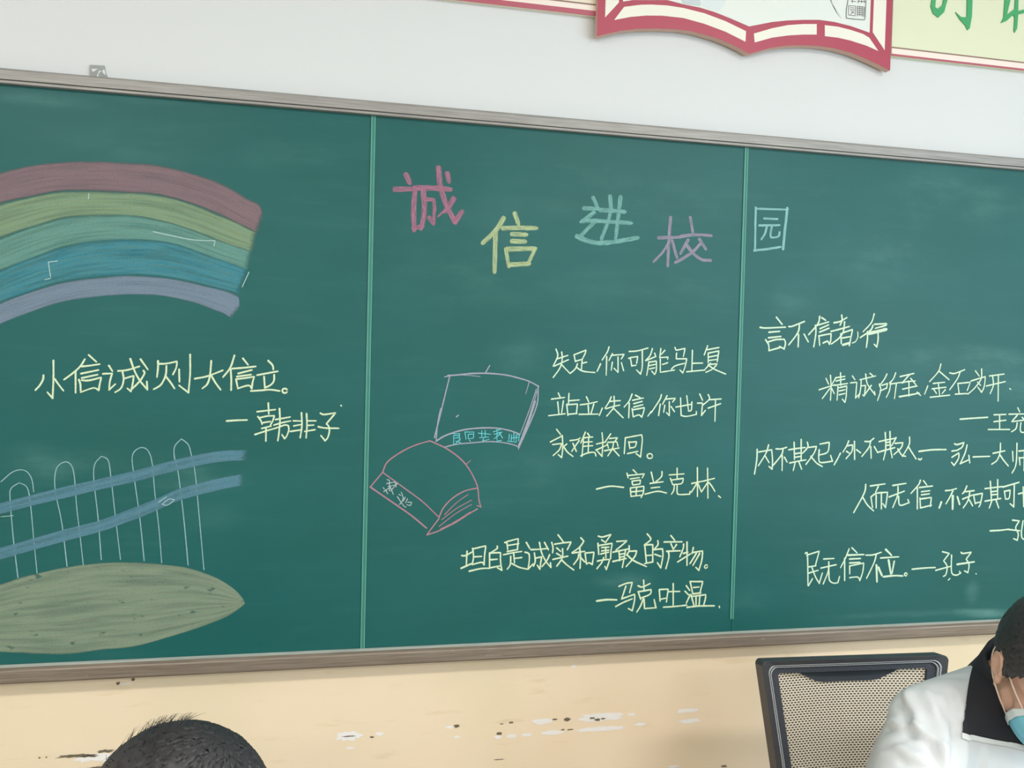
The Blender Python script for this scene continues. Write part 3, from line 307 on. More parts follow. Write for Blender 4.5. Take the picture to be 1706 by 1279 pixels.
    'picket_f': '''2.4:-354.5,191.3 -364.7,290.7 -376.8,382.6 -383.7,410.1 -384.0,433.0 -371.3,449.1 -358.2,437.7 -352.3,419.3 -344.3,382.6 -336.8,313.4 -323.8,181.3''',
    'rail_marks': '''1.8:-406.0,316.4 -393.3,326.8 -382.5,325.4 -395.2,314.9 -406.0,316.4;1.8:-412.5,321.1 -397.6,331.5;1.7:-701.1,295.4 -679.2,297.3''',
}
FILL = {
    'band_pink': ('-794.6,913.9 -748.3,940.6 -709.3,962.7 -650.0,982.2 -589.7,992.3 -528.4,997.7 -466.1,998.7 -415.5,997.1 -359.9,986.7 -294.6,967.2 -250.2,941.4 -227.9,932.7 -218.6,910.3', '-794.1,843.2 -747.8,876.0 -708.7,900.0 -649.4,919.0 -609.3,929.6 -548.2,935.4 -486.2,936.4 -423.2,936.0 -358.9,922.2 -293.5,898.9 -249.2,878.6 -226.8,870.7'),
    'band_yellow': ('-794.1,843.2 -747.8,876.0 -708.8,902.2 -649.4,921.2 -609.3,931.3 -548.2,937.1 -486.2,938.6 -423.2,938.3 -359.0,924.4 -293.5,901.2 -229.1,872.9', '-793.5,774.5 -747.2,811.3 -708.1,833.8 -648.8,860.2 -588.4,880.4 -527.1,888.5 -464.7,890.9 -401.1,881.2 -336.4,862.3 -292.6,846.5 -237.3,831.0'),
    'band_teal': ('-793.5,776.7 -747.2,813.5 -708.2,836.4 -648.8,863.2 -588.5,883.4 -527.1,891.6 -464.7,894.0 -401.2,884.4 -336.5,865.5 -292.7,849.7 -237.3,834.2', '-793.0,707.9 -746.6,744.3 -707.5,769.9 -648.1,799.0 -587.8,824.0 -526.5,838.4 -464.1,844.0 -421.9,844.0 -379.1,837.3 -314.0,815.7 -245.5,793.8'),
    'band_blue': ('-793.0,710.0 -746.6,746.5 -707.6,774.3 -648.2,803.4 -587.9,828.0 -526.5,842.8 -464.1,848.0 -421.9,848.5 -379.2,841.8 -314.1,820.2 -243.4,797.6', '-792.4,638.9 -746.1,681.5 -707.0,709.0 -647.5,735.5 -587.0,755.7 -525.6,767.3 -463.1,773.7 -399.6,771.2 -334.9,760.4 -262.4,744.7'),
    'band_lavender': ('-792.5,641.0 -746.1,683.7 -707.0,711.2 -647.5,737.7 -587.1,757.9 -525.6,769.5 -463.2,775.5 -399.6,773.0 -334.9,762.3 -291.1,752.7 -262.4,741.5 -262.0,717.1', '-792.1,591.4 -745.7,636.0 -706.6,667.7 -647.1,696.0 -586.6,718.1 -525.1,729.5 -483.6,734.3 -420.4,736.0 -356.0,725.0 -312.3,710.6 -290.3,701.4 -276.1,693.6'),
    'rail_upper': ('-801.4,294.6 -742.9,311.3 -703.4,322.8 -643.4,339.9 -582.6,355.5 -520.8,370.4 -458.0,386.0 -394.4,404.6 -329.7,420.3 -285.9,426.4 -241.6,427.4', '-801.2,270.7 -742.7,288.1 -703.2,299.0 -643.2,315.9 -582.3,330.4 -520.5,346.1 -457.7,361.5 -394.0,379.0 -329.3,395.4 -285.5,401.9 -241.2,404.2'),
    'rail_lower': ('-800.7,207.4 -742.1,223.5 -702.6,235.4 -642.6,253.7 -581.6,270.9 -519.8,287.9 -457.0,312.5 -414.7,330.2 -372.0,349.6 -307.0,367.7 -247.5,379.0', '-800.5,182.0 -741.9,198.4 -702.3,209.7 -642.3,227.8 -581.3,244.9 -519.4,261.7 -456.7,285.1 -414.4,302.8 -371.6,323.0 -306.6,340.8 -247.1,352.9'),
    'hill': ('-831.0,110.1 -800.2,135.2 -753.3,151.2 -701.9,163.7 -662.0,177.1 -601.2,191.1 -551.9,198.8 -497.8,201.9 -434.3,198.9 -369.7,190.3 -326.0,176.7 -290.5,159.4 -259.1,135.0 -241.7,111.0', '-831.0,105.7 -799.6,65.1 -752.4,38.7 -700.7,28.2 -660.4,24.1 -619.8,19.9 -578.8,17.9 -516.5,23.5 -453.3,27.8 -389.2,43.3 -324.2,63.7 -280.4,80.6 -254.0,97.4 -241.7,108.7'),
}
SHAPES = {
    'book_bottom': '483.8,1427.5 486.1,1347.8 505.1,1354.4 539.4,1365.5 576.5,1373.6 626.6,1380.1 677.4,1383.6 715.9,1382.5 768.1,1374.8 807.7,1364.5 834.4,1355.2 854.6,1346.4',
    'book_bottom_right': '911.7,1366.6 951.6,1375.0 991.9,1380.2 1032.7,1382.5 1074.0,1381.2 1115.8,1375.5 1158.2,1364.9 1192.4,1354.5 1223.5,1344.1 1226.0,1429.5 1228.6,1511.8',
    'strip_left_page': '524.8,1387.6 562.9,1398.7 600.2,1405.8 637.9,1409.7 688.9,1410.1 740.7,1402.6 793.2,1390.3 843.9,1372.7 844.4,1396.9 792.4,1414.2 739.9,1426.3 688.2,1432.5 649.9,1433.7 612.0,1431.5 587.0,1428.3 547.4,1419.2',
    'strip_left_side': '503.8,1429.4 503.7,1391.1 534.7,1427.1 536.3,1433.1',
    'page_left': '544.4,1434.0 544.5,1430.5 566.7,1436.5 649.5,1445.9 687.9,1440.8 729.2,1437.8 765.7,1431.6 805.3,1421.6 851.9,1408.5',
    'page_right': '869.7,1413.4 909.1,1424.8 948.9,1432.7 989.2,1438.5 1029.8,1442.9 1071.0,1442.3 1112.7,1437.6 1146.4,1430.8 1164.3,1427.1 1166.7,1504.4',
    'strip_right_a': '870.3,1396.2 909.6,1410.4 949.3,1421.9 989.5,1428.7 1024.1,1432.5 1025.0,1408.1 990.4,1404.5 950.2,1398.1 910.4,1388.9 871.0,1375.8',
    'strip_right_a_left': '864.4,1393.5 900.2,1408.9 901.0,1385.9 867.0,1373.4',
    'strip_right_b': '1045.4,1432.2 1079.7,1432.2 1113.1,1428.4 1146.8,1422.3 1163.9,1415.2 1189.6,1386.3 1156.2,1395.9 1114.0,1403.4 1080.6,1406.6 1046.4,1406.7',
    'strip_right_side': '1173.0,1505.1 1172.6,1429.1 1206.4,1389.9 1208.0,1509.1',
    'ink_blob': '669.4,1447.7 687.4,1442.7 702.8,1441.6 728.6,1441.4 729.8,1445.1 720.5,1451.1 715.3,1452.9',
    'ink_blob_pale': '723.0,1453.8 738.9,1441.3 759.8,1436.5 775.5,1435.9 790.6,1451.9 792.9,1461.7',
    'ink_stroke': '1045.8,1490.3 1078.0,1459.2 1088.6,1451.1 1084.2,1459.8 1060.5,1484.7 1054.0,1491.3',
    'seal_frame': '1103.5,1496.9 1100.2,1474.5 1100.8,1458.0 1103.9,1454.3 1144.8,1455.4 1150.1,1458.6 1151.0,1480.1 1151.3,1502.3',
    'green_a': '1344.6,1529.3 1338.7,1513.5 1345.9,1497.3 1360.8,1489.4 1376.5,1504.4 1390.9,1530.7 1390.7,1534.5 1377.5,1533.0 1371.4,1520.9 1358.6,1510.0 1351.0,1513.0 1352.4,1530.2',
    'green_b': '1439.5,1540.1 1441.3,1498.9 1425.7,1497.2 1408.3,1507.9 1421.5,1491.4 1437.7,1478.6 1444.9,1467.9 1450.5,1472.3 1455.4,1503.5 1455.1,1541.8',
    'green_c': '1549.8,1552.6 1547.7,1529.1 1547.2,1509.7 1540.1,1495.4 1556.7,1503.0 1574.3,1519.6 1579.2,1513.2 1578.3,1482.0 1580.9,1475.7 1587.3,1486.9 1588.9,1522.0 1615.4,1530.8 1615.0,1538.5 1588.5,1530.5 1587.3,1556.8 1579.5,1555.9 1578.2,1534.4 1556.1,1516.5 1560.6,1538.3 1572.7,1555.1',
    'banner_right_red': '1241.0,1389.5 1612.6,1391.9',
    'banner_right_red_low': '1241.2,1385.0 1612.8,1386.9',
    'banner_right_brown': '1240.3,1406.7 1611.8,1410.2',
    'banner_left_red': '146.5,1404.8 486.6,1409.0',
    'banner_left_red_low': '146.7,1396.3 486.9,1398.5',
    'banner_left_brown': '146.2,1418.0 487.7,1424.2',
    'tab': '-557.7,1190.8 -531.4,1191.9 -529.3,1177.9 -523.2,1166.4 -557.4,1167.3',
    'tab_light_a': '-554.6,1183.2 -542.6,1184.4 -548.4,1179.6 -553.2,1177.1',
    'tab_light_b': '-545.3,1168.5 -540.6,1181.4 -536.7,1180.8 -541.5,1175.1 -542.4,1168.7',
    'tab_light_c': '-535.7,1179.8 -531.8,1184.4 -529.8,1181.4 -528.8,1173.2 -531.7,1175.0',
}
SEAL = '1106.0,1484.3 1124.8,1485.3;1106.0,1484.3 1106.1,1462.2;1124.8,1485.3 1124.4,1462.4;1110.4,1480.0 1120.8,1480.4;1109.7,1475.5 1122.2,1476.2;1112.8,1472.2 1121.3,1467.6;1119.8,1472.9 1111.8,1464.7;1106.9,1462.3 1124.4,1462.4;1129.0,1485.0 1147.8,1485.3;1129.1,1480.2 1148.0,1480.9;1129.3,1475.5 1148.2,1476.4;1129.5,1470.7 1147.5,1471.6;1129.7,1465.9 1147.7,1466.8;1135.2,1485.7 1136.1,1463.7;1141.5,1485.7 1142.4,1462.5;1129.0,1485.0 1129.9,1462.3;1147.8,1485.3 1147.1,1461.9;1111.9,1495.6 1124.4,1495.9;1114.7,1498.1 1115.7,1492.4;1129.7,1496.9 1149.4,1498.4;1139.6,1501.0 1139.9,1494.4;1132.5,1500.2 1130.7,1493.3;1146.3,1501.0 1148.2,1496.0'
CHIPS = {
    'white': '408.4,-193.1,23.9,6.2 548.9,-192.3,54.8,9.5 547.0,-219.5,52.1,5.3 431.4,-220.0,24.0,4.7 338.3,-221.8,11.5,4.1 373.3,-221.7,13.1,3.6 624.6,-190.3,10.0,3.2 644.8,-214.9,13.9,3.7 766.3,-190.2,27.5,4.8 769.9,-215.7,25.8,4.9 195.2,-191.7,7.6,3.5 306.7,-221.2,7.8,4.1 479.5,-70.2,5.4,3.1 41.8,-196.3,8.8,4.0 730.7,-321.4,14.2,2.7 213.5,-215.2,7.1,2.5 -23.3,-195.8,27.4,9.9 -20.3,-223.2,9.6,2.5 -529.2,-205.9,40.7,8.4 -475.4,-56.4,12.9,1.4',
    'dark': '211.9,-190.3,7.1,4.1 336.0,-190.4,6.2,2.6 309.1,-213.7,6.2,4.1 466.8,-191.7,8.0,4.2 438.5,-189.9,6.4,2.1 527.2,-193.0,7.6,2.6 540.9,-197.0,7.6,3.7 553.4,-195.7,6.6,2.1 476.6,-215.8,8.1,1.6 457.9,-215.0,4.3,1.6 314.2,-192.0,4.1,1.5 25.8,-201.7,4.9,2.5 860.2,-330.3,8.2,3.3 352.8,-236.2,0.5,0.5 309.5,-272.6,14.5,1.0 -23.3,-196.8,15.4,1.5 -567.4,-198.9,40.3,3.7 -512.3,-193.7,17.1,3.7 -542.0,-201.7,19.1,2.8 -490.5,-55.5,4.3,4.2 -461.7,-48.7,3.9,3.3 -636.0,-197.9,2.5,1.8 -623.1,-198.0,1.7,1.4 -531.1,-226.7,16.2,2.8',
}
DUST = [(-0.350, 0.364, 0.111, 0.032, 0.35), (-0.314, 0.290, 0.071, 0.037, 0.12), (0.292, 1.185, 0.418, 0.058, 0.22), (0.573, 0.996, 0.370, 0.094, 0.15), (0.234, 0.883, 0.216, 0.104, 0.10), (1.480, 0.654, 0.230, 0.042, 0.50), (1.606, 0.597, 0.107, 0.060, 0.35), (1.234, 0.894, 0.201, 0.087, 0.25), (1.429, 1.051, 0.280, 0.088, 0.25), (0.998, 0.784, 0.095, 0.056, 0.20), (1.337, 0.027, 0.260, 0.010, 0.80), (1.561, 0.018, 0.107, 0.012, 0.70), (1.506, 0.076, 0.025, 0.033, 0.35), (-0.464, 0.401, 0.267, 0.034, 0.22), (-0.640, 0.395, 0.076, 0.047, 0.25), (0.036, 0.452, 0.038, 0.077, 0.00), (0.320, 0.639, 0.082, 0.059, 0.18), (0.263, 0.781, 0.274, 0.078, 0.12), (-0.439, 1.037, 0.231, 0.048, 0.12), (-0.172, 1.034, 0.109, 0.037, 0.18), (0.651, 0.797, 0.238, 0.068, 0.14), (0.354, 0.361, 0.125, 0.080, 0.16), (0.585, 0.127, 0.087, 0.028, 0.25), (0.915, 0.074, 0.094, 0.043, 0.18), (0.586, 0.578, 0.205, 0.082, 0.10), (-0.647, 1.108, 0.130, 0.016, 0.25), (-0.451, 1.122, 0.090, 0.008, 0.35)]


def pts_of(s):
    return [tuple(float(c) / 1000 for c in k.split(',')) for k in s.split()]

# ---------------------------------------------------------------- the room
def wall_material():
    m, nt, p = new_mat('painted_plaster')
    p.inputs['Roughness'].default_value = 0.7
    v = obj_vec(nt)
    n = tex_noise(nt, v, 1.7, 4)
    nt.links.new(mix_col(nt, n, lin(220, 221, 221), lin(226, 226, 227)), p.inputs['Base Color'])
    b = nt.nodes.new('ShaderNodeBump'); b.inputs['Strength'].default_value = 0.15; b.inputs['Distance'].default_value = 0.002
    nt.links.new(tex_noise(nt, v, 60, 4), b.inputs['Height']); nt.links.new(b.outputs[0], p.inputs['Normal'])
    return m

def dado_material():
    m, nt, p = new_mat('cream_dado_paint')
    p.inputs['Roughness'].default_value = 0.5
    v = obj_vec(nt)
    n = map_range(nt, tex_noise(nt, v, 2.2, 3), 0.35, 0.65, 0, 1)
    c = mix_col(nt, n, lin(251, 228, 198), lin(243, 223, 190))  # soft greenish patches: uneven lighting put into the paint colour at random
    n2 = map_range(nt, tex_noise(nt, obj_vec(nt, (1, 1, 5)), 9, 5), 0.6, 0.75, 0, 0.35)
    c = mix_col(nt, n2, c, lin(222, 196, 150))
    nt.links.new(c, p.inputs['Base Color'])
    b = nt.nodes.new('ShaderNodeBump'); b.inputs['Strength'].default_value = 0.2; b.inputs['Distance'].default_value = 0.002
    nt.links.new(tex_noise(nt, v, 45, 4), b.inputs['Height']); nt.links.new(b.outputs[0], p.inputs['Normal'])
    return m

M_wall = wall_material(); M_dado = dado_material()
M_floor = plain('terrazzo_floor', lin(150, 148, 142), 0.45, var=0.15, vscale=40)
M_ceil = plain('ceiling_paint', lin(236, 236, 232), 0.8)
X0, X1, Y0, Y1, ZC = ROOM['x0'], ROOM['x1'], ROOM['y0'], ROOM['y1'], ROOM['z1']

def slab(name, a, b, mats):
    bm = bmesh.new(); bm_box(bm, a, b)
    return tag(from_bm(name, bm, mats), kind='structure')

T = 0.12
DADO = 1.30                                               # the cream paint ends behind the board
def split_wall(name, quads, mats, idx):
    """a slab of wall from boxes, each with its own paint"""
    vs, fs, mi = [], [], []
    for (a, b), k in zip(quads, idx):
        o = len(vs)
        vs += [(x, y, z) for x in (a[0], b[0]) for y in (a[1], b[1]) for z in (a[2], b[2])]
        for f in ((0, 1, 3, 2), (4, 6, 7, 5), (0, 4, 5, 1), (2, 3, 7, 6), (0, 2, 6, 4), (1, 5, 7, 3)):
            fs.append(tuple(o + i for i in f)); mi.append(k)
    return tag(mesh(name, vs, fs, mats, mat_idx=mi), kind='structure')

wall_back = split_wall('wall_back', [((X0 - T, Y1, 0), (X1 + T, Y1 + T, DADO)), ((X0 - T, Y1, DADO), (X1 + T, Y1 + T, ZC))], [M_dado, M_wall], [0, 1])
split_wall('wall_left', [((X0 - T, Y0, 0), (X0, Y1, DADO)), ((X0 - T, Y0, DADO), (X0, Y1, ZC))], [M_dado, M_wall], [0, 1])
split_wall('wall_front', [((X0 - T, Y0 - T, 0), (X1 + T, Y0, DADO)), ((X0 - T, Y0 - T, DADO), (X1 + T, Y0, ZC))], [M_dado, M_wall], [0, 1])
# right wall with two window openings
q = [((X1, Y0, 0), (X1 + T, Y1, 1.0)), ((X1, Y0, 2.5), (X1 + T, Y1, ZC)),
     ((X1, Y0, 1.0), (X1 + T, -5.75, 2.5)), ((X1, -4.05, 1.0), (X1 + T, -3.45, 2.5)), ((X1, -1.75, 1.0), (X1 + T, Y1, 2.5))]
split_wall('wall_right', q, [M_dado, M_wall], [0, 1, 1, 1, 1])
slab('floor', (X0 - T, Y0 - T, -0.1), (X1 + T, Y1 + T, 0), M_floor)
slab('ceiling', (X0 - T, Y0 - T, ZC), (X1 + T, Y1 + T, ZC + 0.1), M_ceil)

# worn paint: bare white putty and dark holes
M_putty = plain('bare_putty', lin(250, 244, 240), 0.9, var=0.05, vscale=90)
M_hole = plain('bare_cement', lin(118, 106, 88), 0.95, var=0.4, vscale=150)
def chips(name, s, m, y, rag):
    vs, fs = [], []
    for i, k in enumerate(s.split()):
        cx, cz, hw, hh = [float(c) / 1000 for c in k.split(',')]
        if m is M_hole: hw *= 0.85; hh *= 0.8
        n = 34; o = len(vs)
        vs.append((cx, y, Z0 + cz))
        for a in range(n):
            t = 2 * PI * a / n
            r = 1 + rag * noise.noise(Vector((math.cos(t) * 2.5, math.sin(t) * 2.5, i * 3.7))) + rag * 0.35 * noise.noise(Vector((math.cos(t) * 7, math.sin(t) * 7, i * 5.1)))
            ex = abs(math.cos(t)) ** 0.8 * math.copysign(1, math.cos(t)); ez = abs(math.sin(t)) ** 0.9 * math.copysign(1, math.sin(t))
            vs.append((cx + hw * r * ex, y, Z0 + cz + hh * r * ez))
        for a in range(n): fs.append((o, o + 1 + (a + 1) % n, o + 1 + a))
    return mesh(name, vs, fs, m, wall_back)
chips('peeled_paint', CHIPS['white'], M_putty, Y1 - 0.0006, 0.45)
chips('bare_cement_patch', CHIPS['dark'], M_hole, Y1 - 0.0012, 0.6)

# ---------------------------------------------------------------- chalkboard
BX0, BX1 = -1.0, 2.06          # left end, right end of the writing surface
PW, PH = 0.8528, 1.13          # panel width, height
board = empty('chalkboard', (0.5, 0.02, Z0))
tag(board, 'long green chalkboard in a grey metal frame covered with chalk writing and drawings', 'chalkboard')
board.matrix_world = Matrix.Translation((0, 0, Z0))
bpy.context.view_layer.update()

def board_material():
    m, nt, p = new_mat('green_board_enamel')
    tc = nt.nodes.new('ShaderNodeTexCoord')
    base = lin(14, 90, 87)
    v1 = obj_vec(nt, (1, 1, 2.4))
    n1 = map_range(nt, tex_noise(nt, v1, 2.6, 4, 0.55), 0.35, 0.7, 0, 1)
    col = mix_col(nt, math_n(nt, 'MULTIPLY', n1, 0.4), base, lin(24, 100, 100))
    # chalk dust left by wiping: long flat streaks and cloudy patches
    n2 = map_range(nt, tex_noise(nt, obj_vec(nt, (1.2, 1, 9)), 4.5, 5, 0.6), 0.5, 0.75, 0, 1)
    n3 = map_range(nt, tex_noise(nt, v1, 5.5, 4, 0.6), 0.4, 0.7, 0.15, 1)
    dust = math_n(nt, 'MULTIPLY', n2, 0.04)
    sep = nt.nodes.new('ShaderNodeSeparateXYZ'); nt.links.new(tc.outputs['Object'], sep.inputs[0])
    for cx, cz, rx, rz, s in DUST:
        if s <= 0: continue
        a = math_n(nt, 'MULTIPLY', math_n(nt, 'SUBTRACT', sep.outputs[0], cx), 1 / rx)
        b = math_n(nt, 'MULTIPLY', math_n(nt, 'SUBTRACT', sep.outputs[2], cz), 1 / rz)
        d = math_n(nt, 'SQRT', math_n(nt, 'ADD', math_n(nt, 'MULTIPLY', a, a), math_n(nt, 'MULTIPLY', b, b)))
        e = map_range(nt, d, 0.1, 1.25, s * 0.8, 0.0)
        dust = math_n(nt, 'MULTIPLY_ADD', e, n3, dust)
    col = mix_col(nt, math_n(nt, 'MULTIPLY', dust, 0.6, clamp=True), col, lin(140, 190, 182))
    nt.links.new(col, p.inputs['Base Color'])
    p.inputs['Roughness'].default_value = 0.48
    p.inputs['Specular IOR Level'].default_value = 0.38
    b = nt.nodes.new('ShaderNodeBump'); b.inputs['Strength'].default_value = 0.12; b.inputs['Distance'].default_value = 0.0006
    nt.links.new(tex_noise(nt, obj_vec(nt), 420, 3), b.inputs['Height']); nt.links.new(b.outputs[0], p.inputs['Normal'])
    return m
M_board = board_material()
def panel(x0, x1):
    bm = bmesh.new(); bm_box(bm, (x0, 0, -0.01), (x1, 0.026, PH + 0.01))
    return from_bm('writing_panel', bm, M_board, board)
for a, b in ((BX0, -0.0005), (0.0005, PW - 0.0005), (PW + 0.0005, BX1)):
    panel(a, b)

M_strip = plain('joint_plastic', lin(56, 134, 120), 0.45, var=0.1, vscale=30)
M_strip2 = plain('joint_plastic_edge', lin(92, 162, 147), 0.5, var=0.15, vscale=25)
def joint(x, z0, z1):
    bm = bmesh.new()
    bm_box(bm, (x - 0.0042, -0.0012, z0), (x + 0.0042, 0.0005, z1))
    o = from_bm('joint_strip', bm, M_strip, board)
    for dx in (-0.0034, 0.0034):
        bm = bmesh.new(); bm_box(bm, (x + dx - 0.0011, -0.0024, z0), (x + dx + 0.0011, -0.001, z1))
        from_bm('strip_edge', bm, M_strip2, o)
joint(0, 0.001, PH); joint(PW, 0.033, PH)

def metal(name, a, b, rough):
    m, nt, p = new_mat(name)
    v = obj_vec(nt, (1.5, 30, 60))
    n = tex_noise(nt, v, 6, 5, 0.65)
    c = mix_col(nt, map_range(nt, n, 0.3, 0.7, 0, 1), a, b)
    v2 = obj_vec(nt, (6, 20, 30))
    c = mix_col(nt, map_range(nt, tex_noise(nt, v2, 4, 5, 0.7), 0.62, 0.78, 0, 0.5), c, lin(196, 190, 182))
    nt.links.new(c, p.inputs['Base Color'])
    p.inputs['Metallic'].default_value = 0.35; p.inputs['Roughness'].default_value = rough
    return m
M_rail_top = metal('anodised_rail', lin(140, 136, 132), lin(166, 162, 158), 0.5)
M_rail_low = metal('bronze_rail', lin(126, 112, 100), lin(152, 138, 124), 0.5)
M_lip = metal('lip_highlight', lin(176, 180, 172), lin(206, 208, 200), 0.35)  # highlight along the lip's top edge painted in as a lighter metal colour
M_dark = plain('rail_groove', lin(98, 94, 90), 0.7)

def rail(profile, x0, x1, mat, name):
    """extrude a (y,z) profile along x"""
    bm = bmesh.new()
    A = [bm.verts.new((x0, y, z)) for y, z in profile]; B = [bm.verts.new((x1, y, z)) for y, z in profile]
    n = len(profile)
    for i in range(n): bm.faces.new((A[i], A[(i + 1) % n], B[(i + 1) % n], B[i]))
    bm.faces.new(A[::-1]); bm.faces.new(B)
    return from_bm(name, bm, mat, board)
E0, E1 = BX0 - 0.028, BX1 + 0.028
top = rail([(0.028, 1.1300), (0.028, 1.1605), (-0.004, 1.1605), (-0.011, 1.1575), (-0.012, 1.155), (-0.012, 1.1378), (-0.0085, 1.1372), (-0.0085, 1.1360), (-0.0105, 1.1356), (-0.0105, 1.1312), (-0.008, 1.1300)], E0, E1, M_rail_top, 'frame_rail')
top['label'] = 'upper grey rail of the frame'
g = rail([(-0.0080, 1.1361), (-0.0080, 1.1371), (-0.0092, 1.1371), (-0.0092, 1.1361)], E0, E1, M_dark, 'rail_groove'); g.parent = top
low = rail([(0.028, 0.0), (-0.008, 0.0), (-0.0135, -0.004), (-0.0145, -0.007), (-0.0145, -0.027), (-0.012, -0.031), (0.028, -0.031)], E0, E1, M_rail_low, 'frame_rail')
low['label'] = 'lower brown-grey rail of the frame'
lp = rail([(-0.001, 0.0002), (-0.001, 0.0040), (-0.0028, 0.0040), (-0.0085, 0.0008), (-0.0085, 0.0002)], E0, E1, M_lip, 'rail_lip'); lp.parent = low
for xa in (E0, BX1):
    bm = bmesh.new(); bm_box(bm, (xa, -0.012, -0.031), (xa + 0.028, 0.028, 1.1605), 0.002)
    from_bm('frame_stile', bm, M_rail_top, board)

M_tab = plain('grey_tab_metal', lin(158, 160, 158), 0.6, var=0.15, vscale=120)
M_tabl = plain('tab_white_paint', lin(222, 226, 224), 0.8)
def prism(name, pts, y_front, y_back, mat, parent, dz=0.0):
    """flat plate: outline in (x,z), given thickness"""
    n = len(pts)
    vs = [(x, y_front, z + dz) for x, z in pts] + [(x, y_back, z + dz) for x, z in pts]
    fs = []
    for t in tessellate_polygon([[Vector((x, z, 0)) for x, z in pts]]):
        a, b, c = t
        (ax, az), (bx, bz), (cx, cz) = pts[a], pts[b], pts[c]
        if (bx - ax) * (cz - az) - (bz - az) * (cx - ax) < 0: a, c = c, a
        fs.append((a, b, c)); fs.append((n + c, n + b, n + a))
    area2 = sum(pts[i][0] * pts[(i + 1) % n][1] - pts[(i + 1) % n][0] * pts[i][1] for i in range(n))
    for i in range(n):
        j = (i + 1) % n
        fs.append((i, n + i, n + j, j) if area2 > 0 else (i, j, n + j, n + i))
    return mesh(name, vs, fs, mat, parent)
tabp = [(x, max(z, 1.158)) for x, z in pts_of(SHAPES['tab'])]
tab = prism('hanging_tab', tabp, 0.026, 0.030, M_tab, board)
for k in 'abc':
    prism('paint_smear', pts_of(SHAPES['tab_light_' + k]), 0.0255, 0.0262, M_tabl, tab)

# ---------------------------------------------------------------- chalk on the board
class Ribbon:
    def __init__(self): self.v = []; self.f = []; self.uv = []; self.n = 0
    def stroke(self, w, pts, y0=-0.0004):
        P = catmull([Vector((x, 0, z)) for x, z in pts], 7)
        # resample
        Q = [P[0]]
        for p in P[1:]:
            if (p - Q[-1]).length > 0.0012: Q.append(p)
        if len(Q) < 2: Q.append(Q[0] + Vector((0.001, 0, -0.001)))
        r = w / 2; self.n += 1
        y = y0 - 0.000012 * (self.n % 60)
        secs = []
        d0 = (Q[1] - Q[0]).normalized(); d1 = (Q[-1] - Q[-2]).normalized()
        for t in (0.15, 0.5, 0.8): secs.append((Q[0] - d0 * r * (1 - t) * 0.9, math.sqrt(1 - (1 - t) ** 2), d0))
        L = 0
        tot = sum((b - a).length for a, b in zip(Q, Q[1:]))
        for i, q in enumerate(Q):
            d = (Q[min(i + 1, len(Q) - 1)] - Q[max(i - 1, 0)])
            if d.length < 1e-7: d = d0
            secs.append((q, 1.0, d.normalized()))
        for t in (0.8, 0.5, 0.15): secs.append((Q[-1] + d1 * r * (1 - t) * 0.9, math.sqrt(1 - (1 - t) ** 2) * 0.85, d1))
        o = len(self.v); s = 0.0
        for i, (q, k, d) in enumerate(secs):
            if i: s += (q - secs[i - 1][0]).length
            nrm = Vector((-d.z, 0, d.x))
            wob = 1 + 0.16 * noise.noise(Vector((s * 90, self.n * 3.3, 0.5))) - 0.12 * (s / max(tot, 1e-6)) 
            hw = r * k * wob
            a = q + nrm * hw; b = q - nrm * hw
            self.v += [(a.x, y, a.z), (q.x, y, q.z), (b.x, y, b.z)]
            u = s + self.n * 1.7
            self.uv += [(u, 1.0), (u, 0.0), (u, -1.0)]
        for i in range(len(secs) - 1):
            k = o + 3 * i
            self.f += [(k, k + 3, k + 4, k + 1), (k + 1, k + 4, k + 5, k + 2)]
    def build(self, name, mat, parent, label=None):
        o = mesh(name, self.v, self.f, mat, parent, uvs=self.uv)
        if label: o['label'] = label
        return o

def chalk(key, name, mat, parent, label=None, y0=-0.0004, wscale=1.0):
    r = Ribbon()
    for st in CHALK[key].split(';'):
        w, p = st.split(':')
        r.stroke(float(w) / 1000 * wscale, pts_of(p), y0)
    return r.build(name, mat, parent, label)

def fill(key, name, mat, parent, label=None, y=-0.0003, nu=90, nv=6):
    a, b = FILL[key]
    def res(s):
        P = catmull([Vector((x, 0, z)) for x, z in pts_of(s)], 8, 60)
        L = [0]
        for p, q in zip(P, P[1:]): L.append(L[-1] + (q - p).length)
        out = []
        for i in range(nu + 1):
            t = L[-1] * i / nu; k = 0
            while k < len(L) - 2 and L[k + 1] < t: k += 1
            f = (t - L[k]) / max(L[k + 1] - L[k], 1e-9)
            out.append(P[k].lerp(P[k + 1], min(f, 1)))
        return out
    A, B = res(a), res(b)
    vs, uv, fs = [], [], []
    for i in range(nu + 1):
        for j in range(nv + 1):
            q = A[i].lerp(B[i], j / nv)
            vs.append((q.x, y, q.z)); uv.append((i / nu, j / nv))
    for i in range(nu):
        for j in range(nv):
            k = i * (nv + 1) + j
            fs.append((k, k + nv + 1, k + nv + 2, k + 1))
    o = mesh(name, vs, fs, mat, parent, uvs=uv)
    if label: o['label'] = label
    return o

